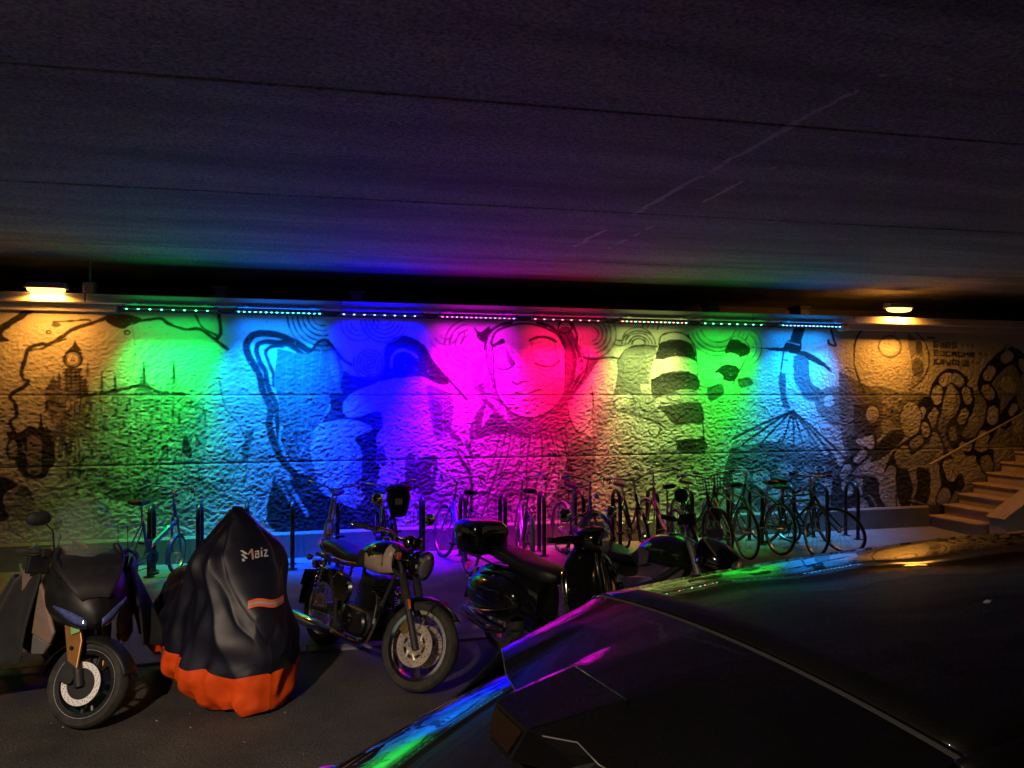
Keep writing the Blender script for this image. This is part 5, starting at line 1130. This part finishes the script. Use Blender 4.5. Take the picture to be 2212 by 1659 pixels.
# ---- black retro scooter with a top box
def retro():
    t = thing('retro_scooter', 'glossy black retro scooter with a black top box and chrome trimmed leg shield', 'scooter', plan(.33, 6.28, .004), (R(-5), 0, R(-52 - 14.5)), 'parked motorcycles')
    fa, ra = Vector((.66, 0, .255)), Vector((-.69, 0, .255))
    Ms = Matrix.Translation(fa) @ Matrix.Rotation(R(14), 4, 'Z') @ Matrix.Translation(-fa)
    moto_wheel(t, fa, .255, .115, 'cast', 'steel', Ms, rim_r=.165, disc=(-1,), disc_r=.11); moto_wheel(t, ra, .255, .125, 'cast', 'steel', rim_r=.165)
    mg = MB(); mg.loft([ring(fa + Vector((x, 0, z)), (0, 1, 0), (0, 0, 1), w_, h_, 18, 2.6) for x, z, w_, h_ in ((.30, .04, .02, .04), (.26, .09, .07, .09), (.15, .15, .095, .12), (0, .18, .10, .125), (-.14, .15, .09, .11), (-.24, .05, .06, .08))]); mg.xf(Ms).build('mudguard', 'black_paint', t)
    MB().tube(curve([fa + Vector((.28, 0, .16)), fa + Vector((.15, 0, .275)), fa + Vector((0, 0, .305))], 4), .006, 6).xf(Ms).build('mudguard_crest', 'chrome', t)
    # leg shield
    def ls(k, y, off=0):
        z = .30 + .72 * k; w_ = interp(k, [0, .2, .5, .75, .92, 1], [.19, .26, .31, .29, .19, .12]); x = .58 - .19 * k - .11 * abs(y) ** 2.2 + .02 * math.sin(k * 3)
        return Vector((x + off, y * w_, z))
    sh = MB().sheet([[ls(k, y) for y in np.linspace(-1, 1, 19)] for k in np.linspace(0, 1, 18)]).build('leg_shield', 'black_paint', t, solid=.02)
    MB().tube([ls(k, -1) for k in np.linspace(0, 1, 14)] + [ls(1, y) for y in np.linspace(-.8, .8, 8)] + [ls(k, 1) for k in np.linspace(1, 0, 14)], .011, 8).build('chrome_edge', 'chrome', sh)
    MB().loft([ring(ls(k, 0, .02), (0, 1, 0), (1, 0, .2), w_, .022, 12, 3) for k, w_ in ((.05, .02), (.2, .05), (.5, .042), (.8, .038), (.97, .03))]).build('horn_cover', 'black_paint', sh)
    for k in (.16, .24): MB().tube([ls(k, y, .02) for y in np.linspace(-.85, -.25, 8)], .007, 6).build('chrome_bar', 'chrome', sh); MB().tube([ls(k, y, .02) for y in np.linspace(.25, .85, 8)], .007, 6).build('chrome_bar', 'chrome', sh)
    for k in range(7): MB().tube([ls(.05 + .016 * k, .5, .018), ls(.05 + .016 * k, .8, .018)], .004, 5).build('grille_bar', 'chrome', sh)
    for s in (-1, 1): indicator(t, ls(.62, s * .86, .035), (1, s * .3, 0), 'black_paint')
    # headset
    hs = MB().loft([ring((x, 0, z), (0, 1, 0), (0, 0, 1), w_, h_, 20, 2.3) for x, z, w_, h_ in ((.52, 1.10, .07, .07), (.49, 1.105, .10, .095), (.42, 1.11, .13, .10), (.32, 1.10, .12, .085), (.27, 1.09, .07, .05))]).xf(Ms).build('headset', 'black_paint', t)
    hl = MB().lathe([(.085, -.02), (.088, .0), (.075, .014)], (.52, 0, 1.10), (1, 0, .05), 24).xf(Ms).build('headlamp', 'chrome', hs); MB().lathe([(.078, .01), (.05, .022), (0, .028)], (.52, 0, 1.10), (1, 0, .05), 24).xf(Ms).build('lamp_lens', 'lens', hl)
    fs = MB(); fs.sheet([[(.50 - .10 * k - .06 * (y / .2) ** 2, y, 1.18 + .14 * k - .06 * k * (y / .2) ** 2) for y in np.linspace(-.2, .2, 9)] for k in np.linspace(0, 1, 6)]); fs.xf(Ms).build('fly_screen', 'smoke_screen', t, solid=.004)
    MB().tube([(.50 - .10 - .06 * (y / .2) ** 2, y, 1.32 - .06 * (y / .2) ** 2) for y in np.linspace(-.2, .2, 9)], .006, 6).xf(Ms).build('screen_edge', 'chrome', t)
    for s in (-1, 1):
        MB().tube([(.38, s * .1, 1.10), (.33, s * .24, 1.11), (.27, s * .36, 1.10)], [.045, .028, .02], 10).xf(Ms).build('handlebar', 'black_paint', t)
        MB().tube([(.31, s * .27, 1.105), (.26, s * .38, 1.10)], .021, 10).xf(Ms).build('grip', 'rubber', t)
        MB().tube(curve([(.37, s * .2, 1.10), (.38, s * .28, 1.09), (.32, s * .38, 1.08)], 4), .007, 6).xf(Ms).build('lever', 'chrome', t)
        mirror(t, Ms @ Vector((.36, s * .2, 1.13)), Ms @ Vector((.37, s * .27, 1.24)), Ms @ Vector((.36, s * .33, 1.29)), (1, 0, 0), .05, 'chrome', 1.1)
    MB().tube([(.40, 0, 1.02), (.62, 0, .38)], .035, 12).build('steering_column', 'black_paint', t)
    MB().loft([ring((x, 0, z), (0, 1, 0), (0, 0, 1), w_, h_, 16, 5) for x, z, w_, h_ in ((.56, .34, .16, .03), (.3, .30, .19, .03), (0, .30, .19, .04), (-.2, .36, .17, .08))]).build('floorboard', 'black_paint', t)
    MB().loft([ring((x, 0, z), (0, 1, 0), (0, 0, 1), w_, h_, 20, 3) for x, z, w_, h_ in ((-.12, .50, .12, .18), (-.2, .53, .16, .20), (-.5, .56, .17, .18), (-.85, .58, .15, .15), (-1.02, .55, .09, .10))]).build('rear_body', 'black_paint', t)
    for s in (-1, 1):
        MB().ell((-.62, s * .16, .50), (.36, .13, .185), 24, 14, 2.3).build('side_cowl', 'black_paint', t)
        MB().tube(curve([(-.28, s * .26, .46), (-.5, s * .295, .40), (-.8, s * .28, .36), (-.96, s * .2, .38)], 4), .006, 6).build('cowl_trim', 'chrome', t)
        MB().tube([(-.2, s * .2, .30), (-.2, s * .3, .30)], .012, 8).build('foot_peg', 'dark_steel', t)
    MB().loft([ring((x, 0, z), (0, 1, 0), (0, 0, 1), w_, h_, 22, 3) for x, z, w_, h_ in ((.02, .74, .05, .03), (-.02, .74, .10, .06), (-.12, .75, .14, .075), (-.35, .77, .155, .07), (-.5, .81, .16, .07), (-.72, .83, .14, .06), (-.82, .83, .08, .035))]).build('seat', 'leather', t)
    tl = MB().box((-1.07, 0, .60), (.07, .13, .10)).build('tail_lamp', 'chrome', t, False, bevel=.015); MB().box((-1.11, 0, .60), (.02, .11, .08)).build('tail_lens', 'red_lens', tl, False, bevel=.01)
    MB().box((-1.13, 0, .44), (.012, .2, .15), Matrix.Rotation(R(15), 3, 'Y')).build('number_plate', 'matt_black', t, False)
    for s in (-1, 1): indicator(t, (-1.04, s * .14, .56), (-1, s * .4, 0))
    MB().tube([(-.45, -.17, .24), (-.6, -.21, .24), (-.98, -.22, .30)], [.025, .055, .05], 14).build('silencer', 'chrome', t)
    rk = MB()
    for s in (-1, 1): rk.tube(curve([(-.70, s * .10, .70), (-.86, s * .10, .74), (-1.16, s * .10, .76)], 4), .010, 6)
    rk.tube([(-1.14, -.1, .76), (-1.14, .1, .76)], .010, 6); rk.build('luggage_rack', 'chrome', t)
    tb = thing('top_box', 'rounded black top box with a grey pad on the rack of the retro scooter', 'top box', plan(-.29, 7.09, .79), (R(-5), 0, R(-52 - 14.5)))
    MB().loft([ring((0, 0, z), (1, 0, 0), (0, 1, 0), a, b_, 28, 3.6) for z, a, b_ in ((.0, .13, .15), (.03, .165, .185), (.10, .185, .21), (.165, .195, .22))]).build('box_base', 'black_paint', tb)
    ld = MB().loft([ring((0, 0, z), (1, 0, 0), (0, 1, 0), a, b_, 28, 3.4) for z, a, b_ in ((.170, .20, .225), (.19, .202, .227), (.245, .19, .215), (.285, .15, .17), (.30, .08, .09))]).build('box_lid', 'black_paint', tb)
    pd = MB(); pd.loft([[Vector((.205 + o_ - abs(y) * .12, y * 1.0, z)) for y, z in ((-.12, .185), (-.13, .21), (-.12, .245), (-.08, .258), (.08, .258), (.12, .245), (.13, .21), (.12, .185))] for o_ in (-.03, .004)]); pd.build('back_pad', 'grey_plastic', ld)
    MB().box((0, -.225, .165), (.05, .012, .03)).build('latch', 'chrome', tb, False, bevel=.004)
    return t
retro()

# ---- faired motorcycle behind the car roof
def tourer():
    t = thing('sport_motorcycle', 'dark motorcycle with green tinted tank, silver side plate and clear screen behind the car roof', 'motorcycle', plan(1.10, 6.52, .004), (R(-10), 0, R(-52 - 14.5)), 'parked motorcycles')
    fa, ra = Vector((.74, 0, .31)), Vector((-.70, 0, .31)); hd = Vector((.42, 0, .88)); axis = (hd - fa).normalized()
    Ms = Matrix.Translation(hd) @ Matrix.Rotation(R(18), 4, axis) @ Matrix.Translation(-hd)
    moto_wheel(t, fa, .31, .12, 'cast', 'dark_steel', Ms, disc=(-1, 1), disc_r=.15); moto_wheel(t, ra, .31, .17, 'cast', 'dark_steel', disc=(-1,), disc_r=.12)
    for s in (-1, 1):
        top = Vector((.36, s * .1, 1.02)); dd = fa + Vector((0, s * .1, 0)) - top
        fo = MB().tube([top, top + dd * .5], .028, 12).xf(Ms).build('fork_leg', 'silver_paint', t); MB().tube([top + dd * .48, top + dd * 1.03], .022).xf(Ms).build('fork_slider', 'gold', fo)
        MB().tube(curve([(.40, s * .05, 1.04), (.38, s * .16, 1.12), (.34, s * .25, 1.15), (.24, s * .40, 1.14)], 4), .013).xf(Ms).build('handlebar', 'dark_steel', t)
        MB().tube([(.30, s * .31, 1.147), (.235, s * .41, 1.14)], .02, 10).xf(Ms).build('grip', 'rubber', t)
        g_ = MB().sheet([[(.34 + .10 * math.sin(k * 3) + .02, s * (.20 + .22 * k), 1.14 + .05 * math.sin(k * 3.1) + dz) for dz in (-.05, 0, .03)] for k in np.linspace(0, 1, 10)]); g_.xf(Ms).build('hand_guard', 'frame_lit_violet' if s > 0 else 'black_plastic', t, solid=.005)
        mirror(t, Ms @ Vector((.34, s * .24, 1.16)), Ms @ Vector((.36, s * .31, 1.28)), Ms @ Vector((.34, s * .38, 1.33)), (1, 0, 0), .055, 'matt_black', 1.4)
        indicator(t, Ms @ Vector((.52, s * .2, .88)), (1, 0, 0), 'black_paint'); indicator(t, (-.95, s * .14, .74), (-1, 0, 0))
    MB().box((.37, 0, 1.02), (.10, .25, .035), Matrix.Rotation(R(24), 3, 'Y')).xf(Ms).build('yoke', 'steel', t, False, bevel=.008)
    fr_ = MB().loft([xring(x, z, w_, h_, 20, 2.6) for x, z, w_, h_ in ((.78, .88, .03, .04), (.74, .89, .10, .10), (.64, .92, .15, .14), (.52, .94, .17, .15), (.45, .95, .15, .13))]).xf(Ms).build('headlamp_cowl', 'black_paint', t)
    for s in (-1, 1): MB().lathe([(.06, -.01), (.062, .005), (.04, .016), (0, .02)], (.755, s * .055, .885), (1, s * .15, .1), 18).xf(Ms).build('headlamp', 'lens', fr_)
    ws = MB(); ws.sheet([[(.80 - .42 * k - .14 * (y / .2) ** 2, y * interp(k, [0, .4, 1], [.6, 1.1, .8]), .93 + .44 * k - .03 * (y / .2) ** 2) for y in np.linspace(-.2, .2, 11)] for k in np.linspace(0, 1, 12)]); ws.xf(Ms).build('windscreen', 'windscreen', t, solid=.004)
    e0 = [Vector((.80 - .42 * k - .14, s * .2 * interp(k, [0, .4, 1], [.6, 1.1, .8]), .90 + .44 * k)) for s in (-1,) for k in np.linspace(0, 1, 10)]
    MB().tube(e0, .006, 6).xf(Ms).build('screen_trim', 'steel', t)
    tk = MB().loft([xring(x, z, w_, h_, 24, 2.6) for x, z, w_, h_ in ((.36, .90, .05, .06), (.32, .91, .12, .11), (.20, .925, .165, .135), (.04, .92, .17, .13), (-.10, .88, .13, .10), (-.17, .85, .08, .06))]).build('fuel_tank', 'tank_green', t)
    MB().lathe([(0, .02), (.04, .018), (.045, 0)], (.14, 0, 1.055), (0, 0, 1), 18).build('filler_cap', 'dark_steel', tk)
    for s in (-1, 1): MB().prism([(-.15, .84), (-.05, .93), (.05, .90), (.04, .80), (-.06, .76)], (0, s * .155, 0), (1, 0, 0), (0, 0, 1), -.02 * s).build('knee_pad', 'grey_plastic', tk, False, bevel=.01)
    MB().loft([xring(x, z, w_, h_, 20, 3) for x, z, w_, h_ in ((-.13, .80, .08, .04), (-.2, .79, .13, .05), (-.42, .79, .155, .05), (-.50, .84, .15, .05), (-.75, .88, .12, .04), (-.92, .91, .06, .025))]).build('seat', 'leather', t)
    tl = MB().loft([xring(x, z, w_, h_, 18, 3) for x, z, w_, h_ in ((-.3, .70, .12, .06), (-.6, .76, .12, .06), (-.9, .85, .09, .05), (-1.02, .89, .04, .03))]).build('tail', 'grey_plastic', t); MB().box((-1.02, 0, .89), (.03, .08, .04)).build('tail_lens', 'red_lens', tl, False, bevel=.008)
    MB().box((-.72, 0, .93), (.28, .20, .05)).build('tail_bag', 'bag', t, False, bevel=.02)
    for s in (-1, 1):
        MB().prism([(-.46, .62), (-.20, .66), (-.05, .58), (-.10, .50), (-.36, .48)], (0, s * .15, 0), (1, 0, 0), (0, 0, 1), -.03 * s).build('side_plate', 'silver_paint', t, False, bevel=.012)
        MB().tube([(-.36, s * .13, .70), (-.80, s * .12, .80)], .014, 8).build('subframe', 'silver_paint', t)
        MB().tube([(-.30, s * .12, .38), ra + Vector((0, s * .13, 0))], [.035, .028], 10).build('swingarm', 'dark_steel', t)
        MB().tube(curve([(.33, s * .04, .86), (.12, s * .16, .66), (-.22, s * .15, .50), (-.32, s * .13, .36)], 5), .028, 10).build('frame_spar', 'matt_black', t)
    MB().loft([xring(x, z, w_, h_, 20, 4) for x, z, w_, h_ in ((.30, .46, .10, .12), (.2, .46, .18, .22), (0, .45, .20, .21), (-.2, .42, .17, .15))]).build('engine', 'dark_steel', t)
    MB().tube([(.1, -.12, .24), (-.3, -.16, .26), (-.45, -.19, .36), (-.9, -.23, .52)], [.03, .035, .055, .05], 14).build('silencer', 'steel', t)
    MB().tube([(-.18, .15, .28), (-.12, .28, .14), (-.1, .36, .06)], .012, 8).build('side_stand', 'steel', t)
    return t
M['tank_green'] = mat('tank_green', (.02, .035, .02), .14, coat=1., var=.1)
tourer()

# ================================================================== CAR in the foreground (seen from behind its right rear corner)
def car_paint(name, dust=.02):
    m, nt, b = nodes_of(name); L = nt.links.new
    tc = nt.nodes.new('ShaderNodeTexCoord')
    n = nt.nodes.new('ShaderNodeTexNoise'); n.inputs['Scale'].default_value = 260; n.inputs['Detail'].default_value = 3; L(tc.outputs['Object'], n.inputs['Vector'])
    n1 = nt.nodes.new('ShaderNodeTexNoise'); n1.inputs['Scale'].default_value = 3; n1.inputs['Detail'].default_value = 6; L(tc.outputs['Object'], n1.inputs['Vector'])
    r = nt.nodes.new('ShaderNodeValToRGB'); r.color_ramp.elements[0].position = .45; r.color_ramp.elements[1].position = .72
    r.color_ramp.elements[0].color = (.0012, .0012, .0015, 1); r.color_ramp.elements[1].color = (dust, dust * .95, dust * .9, 1)
    mx = nt.nodes.new('ShaderNodeMath'); mx.operation = 'MULTIPLY'; L(n.outputs['Fac'], mx.inputs[0])
    mr = nt.nodes.new('ShaderNodeMapRange'); mr.inputs['To Min'].default_value = .75; mr.inputs['To Max'].default_value = 1.25; L(n1.outputs['Fac'], mr.inputs['Value']); L(mr.outputs[0], mx.inputs[1])
    L(mx.outputs[0], r.inputs['Fac']); L(r.outputs['Color'], b.inputs['Base Color'])
    b.inputs['Roughness'].default_value = .35; b.inputs['Coat Weight'].default_value = 1; b.inputs['Coat Roughness'].default_value = .006; b.inputs['Specular IOR Level'].default_value = .08
    n2 = nt.nodes.new('ShaderNodeTexNoise'); n2.inputs['Scale'].default_value = 22; n2.inputs['Detail'].default_value = 3; L(tc.outputs['Object'], n2.inputs['Vector'])
    bp = nt.nodes.new('ShaderNodeBump'); bp.inputs['Distance'].default_value = .00008; L(n2.outputs['Fac'], bp.inputs['Height']); L(bp.outputs[0], b.inputs['Coat Normal'])
    return m
M['car_paint'] = car_paint('car_paint', .0025); M['car_roof'] = car_paint('car_roof', .004)
M['brake_smoke'] = mat('brake_smoke', (.004, .001, .001), .2)
M['car_glass'] = mat('car_glass', (.004, .004, .005), .03, coat=1., var=.3)
M['seal'] = mat('seal', (.005, .005, .005), .8)
M['seal_edge'] = mat('seal_edge', (.014, .013, .012), .5, var=.3)
def car():
    t = thing('parked_car', 'glossy black car with sculpted rear spoiler filling the lower right foreground', 'car', plan(.524, 1.902, 0), (0, 0, R(24 - 14.5)))
    ZX = [-1.02, -.6, -.3, 0, .5, 1.0, 1.6, 2.1, 2.45, 2.8, 3.2, 3.6, 4.0]
    def zc(x): return interp(x, [-.45, 0, .4, .9, 1.5, 2.1, 2.45], [1.56, 1.615, 1.645, 1.665, 1.675, 1.668, 1.64])
    def roof_pt(x, k, off=0):                  # k -1..1 across the roof
        y = k * .60; return Vector((x, y, zc(x) - .036 * abs(k) ** 2.0 + off))
    # --- lower shell: stations along the car, half profile from belt line down
    ST = [(-1.16, .55, .98), (-1.10, .74, 1.06), (-.95, .86, 1.12), (-.70, .93, 1.165), (-.40, .94, 1.15), (0, .90, 1.08), (.8, .89, 1.06), (1.6, .89, 1.05), (2.4, .89, 1.04), (3.0, .87, 1.00), (3.5, .80, .93), (3.85, .66, .85), (3.98, .45, .76)]
    rings = []
    for x, ys, zs_ in ST:
        half_ = [(0, zs_ + .015), (ys * .5, zs_ + .015), (ys * .80, zs_ + .008), (ys * .93, zs_ - .03), (ys * .99, zs_ - .12), (ys, .72), (ys * .99, .48), (ys * .95, .28), (ys * .8, .22), (0, .22)]
        rings.append([Vector((x, y, z)) for y, z in half_] + [Vector((x, -y, z)) for y, z in reversed(half_[1:-1])])
    MB().loft(rings).build('body', 'car_paint', t, ang=50, subsurf=1)
    # --- roof skin, side frames, glass
    rx = np.linspace(.012, 2.45, 26)
    MB().sheet([[roof_pt(x, k) for k in np.linspace(-1, 1, 25)] for x in rx]).build('roof', 'car_roof', t, ang=60, solid=.012)
    MB().tube([roof_pt(0, k, -.010) for k in np.linspace(-1, 1, 25)], .012, 8).build('roof_seal', 'seal', t)
    MB().tube([roof_pt(.016, k, .0015) for k in np.linspace(-1, 1, 25)], .0022, 6).build('roof_edge', 'seal', t)
    for s in (-1, 1):
        MB().sheet([[roof_pt(x, s) + Vector((0, s * dy, dz)) for dy, dz in ((0, 0), (.015, -.004), (.03, -.015), (.045, -.045), (.05, -.075))] for x in np.linspace(-.02, 2.45, 24)]).build('roof_rail', 'car_paint', t, solid=.01)
        sd_ = []
        for x in np.linspace(-.62, 2.9, 22):
            zt = zc(max(-.35, min(2.45, x))) - .12 if -.3 < x < 2.45 else (zc(-.35) - .12 - (-.3 - x) * .62 if x <= -.3 else 1.53 - (x - 2.45) * .85)
            zb = 1.08; zt = max(zt, zb + .03); sd_.append([(x, s * (.655 + (.85 - .655) * k ** 1.1 - (.05 if x < -.3 else 0) * (1 - k)), zt + (zb - zt) * k) for k in np.linspace(0, 1, 6)])
        MB().sheet(sd_).build('side_window', 'car_glass', t, solid=.006)
        for xa in (.05, 1.15):
            MB().tube([(xa, s * .662, zc(xa) - .11), (xa - .03, s * .76, 1.32), (xa - .03, s * .856, 1.08)], .03, 8).build('pillar', 'car_paint', t)
    MB().sheet([[(2.45 + .8 * k, y * (.60 + .18 * k), 1.595 - .045 * abs(y) ** 2.4 + .045 - .60 * k - .10 * k * y * y) for y in np.linspace(-1, 1, 17)] for k in np.linspace(0, 1, 10)]).build('windscreen', 'car_glass', t, solid=.006)
    # --- rear window and its pillars: falls away at about 30 degrees and wraps round at the flanks
    def rear(k, y):
        x = -.26 - .80 * k; w_ = .56 + .27 * k
        z = 1.555 - .34 * k - .07 * k * k - .105 * abs(y) ** 2.1 - .03 * abs(y) ** 8
        return Vector((x + .10 * abs(y) ** 3 * k, y * w_, z))
    MB().sheet([[rear(k, y) for y in np.linspace(-1, 1, 41)] for k in np.linspace(0, 1, 22)]).build('rear_window', 'car_glass', t, ang=70, solid=.006)
    for s in (-1, 1):
        MB().sheet([[rear(k, s) + Vector((.02 * q, s * .10 * q, -.20 * q ** 1.5)) for q in np.linspace(0, 1, 6)] for k in np.linspace(-.02, 1.02, 18)]).build('rear_pillar', 'car_paint', t, ang=70, solid=.01)
        MB().loft([ring((x, s * y, z), (0, 1, 0), (0, 0, 1), a, b_, 14, 2.5) for x, y, z, a, b_ in ((-1.15, .62, .97, .03, .02), (-1.12, .72, 1.0, .08, .05), (-.98, .80, 1.04, .07, .055), (-.80, .86, 1.06, .04, .03), (-.70, .89, 1.06, .01, .01))]).build('tail_lamp', 'red_lens', t)
    MB().sheet([[(-1.05 - .10 * k - .02 * math.sin(k * 3), y * (.74 - .06 * k), 1.09 - .45 * k - .04 * y * y) for y in np.linspace(-1, 1, 15)] for k in np.linspace(0, 1, 10)]).build('tailgate', 'car_paint', t, ang=60, solid=.01)
    # --- spoiler: outer wings, recessed bays and a projecting centre pod
    def te(y):
        return interp(abs(y), [0, .10, .15, .19, .40, .50, .56, .60], [-.55, -.55, -.50, -.475, -.42, -.385, -.33, -.2])
    def sp_z(x, y, u):
        z = roof_pt(0, y / .60).z + (-.062 * u - .035 * u * u)
        bay = max(0, 1 - abs(abs(y) - .28) / .13); bay = min(1, bay * 3.2)
        z -= .030 * bay * max(0, (u - .42) / .58) ** .9
        return z
    ys_ = sorted(set([s * q for s in (-1, 1) for q in (0, .06, .10, .105, .15, .175, .19, .20, .24, .28, .32, .36, .375, .385, .40, .45, .50, .54, .57, .60)]))
    us = [0.0, .1, .2, .3, .38, .42, .425, .5, .6, .7, .8, .9, .96, 1.0]
    top = [[Vector((-.012 + (te(y) + .012) * u, y, sp_z(0, y, u))) for y in ys_] for u in us]
    sp = MB(); sp.sheet(top)
    low = [[p + Vector((.03, 0, -.035)) for p in top[-1]], [p + Vector((.14, 0, -.05)) for p in top[-1]]]
    sp.sheet([top[-1], low[0], low[1]])
    so = sp.build('spoiler', 'car_paint', t, ang=14)
    MB().tube([p + Vector((.001, 0, .0)) for p in top[-1]], .0018, 6).build('spoiler_edge', 'seal_edge', so)
    pod = MB(); pz = top[-1][len(ys_) // 2].z
    pod.add([(-.36, -.115, pz + .048), (-.36, .115, pz + .048), (-.575, .085, pz + .012), (-.575, -.085, pz + .012), (-.605, .05, pz - .06), (-.605, -.05, pz - .06), (-.40, -.19, pz - .02), (-.40, .19, pz - .02), (-.44, .14, pz - .10), (-.44, -.14, pz - .10)],
            [(0, 1, 2, 3), (3, 2, 4, 5), (1, 7, 8, 4, 2), (0, 3, 5, 9, 6), (5, 4, 8, 9), (0, 6, 7, 1)])
    po = pod.build('centre_pod', 'car_paint', so, False, bevel=.004)
    MB().add([(-.581, -.07, pz + .002), (-.581, .07, pz + .002), (-.603, .05, pz - .045), (-.603, -.05, pz - .045)], [(0, 1, 2, 3)]).build('brake_light', 'brake_smoke', po, False, solid=.006)
    # --- wheels, bumper, mirrors, plate
    for x in (-.12, 2.75):
        for s in (-1, 1):
            wo_ = MB().lathe([(0, .05), (.05, .05), (.07, .03), (.20, .02), (.225, .05), (.23, .08), (.23, -.08), (0, -.08)], (x, s * .80, .33), (0, s, 0), 30).build('wheel', 'steel', t)
            MB().lathe([(.225, -.1), (.31, -.11), (.33, -.08), (.33, .08), (.31, .11), (.225, .1)], (x, s * .80, .33), (0, s, 0), 36, True).build('tyre', 'rubber', wo_)
    MB().loft([ring((-1.12 - .05, y, .52), (1, 0, 0), (0, 0, 1), .08, .17, 12, 3) for y in np.linspace(-.72, .72, 9)]).build('bumper', 'black_plastic', t)
    MB().box((-1.17, 0, .80), (.012, .52, .11)).build('number_plate', 'silver_paint', t, False)
    for s in (-1, 1): MB().ell((2.25, s * .98, 1.10), (.09, .11, .075), 16, 10, 2.6).build('door_mirror', 'car_paint', t)
    return t
car_ = car()
bpy.context.view_layer.update()
# dry leaf lying on the roof
dg = bpy.context.evaluated_depsgraph_get()
rf = [o for o in car_.children if o.name.startswith('roof') and 'seal' not in o.name and 'rail' not in o.name and 'edge' not in o.name][0]
d_ = ray(2133, 1308); mi = rf.matrix_world.inverted(); hit, loc, nrm, _ = rf.ray_cast(mi @ CAM, (mi.to_3x3() @ d_).normalized())
if hit:
    p = rf.matrix_world @ loc + Vector((0, 0, .008))
    lf = thing('dead_leaf', 'small pale dead leaf lying on the black car roof', 'leaf', p, (0, 0, R(20)))
    MB().sheet([[(x * .02, y * w_ * .006, .003 * abs(y) + .002 * math.sin(x * 4)) for y in (-1, -.4, 0, .4, 1)] for x, w_ in ((-1, .1), (-.7, .7), (-.3, 1.2), (.2, .9), (.6, .7), (1, .1))]).build('leaf_blade', 'leaf', lf, solid=.001)
    MB().tube([(.018, 0, .001), (.03, .002, .003)], .0008, 5).build('leaf_stalk', 'leaf', lf)
# grit and crumbs scattered on the road: too many to count
gm = MB(); rg = random.Random(3)
for k in range(70):
    px, py = rg.uniform(-20, 1000), rg.uniform(1420, 1655); p = on_z(px, py, .0)
    if p.y > -3.75: continue
    r_ = rg.choice((.003, .003, .004, .005, .008)); a = rg.uniform(0, 6.28)
    gm.add([(p.x + r_ * math.cos(a + q * 1.57) * rg.uniform(.7, 1.3), p.y + r_ * math.sin(a + q * 1.57) * rg.uniform(.7, 1.3), .0005) for q in range(4)] + [(p.x, p.y, r_ * 1.1)], [(0, 1, 4), (1, 2, 4), (2, 3, 4), (3, 0, 4)])
M['grit'] = mat('grit', (.3, .28, .26), .9, var=.6, scale=3)
gr_ = gm.build('road_grit', 'grit', None, False); gr_['kind'] = 'stuff'; gr_['label'] = 'loose pale grit scattered on the dark asphalt'
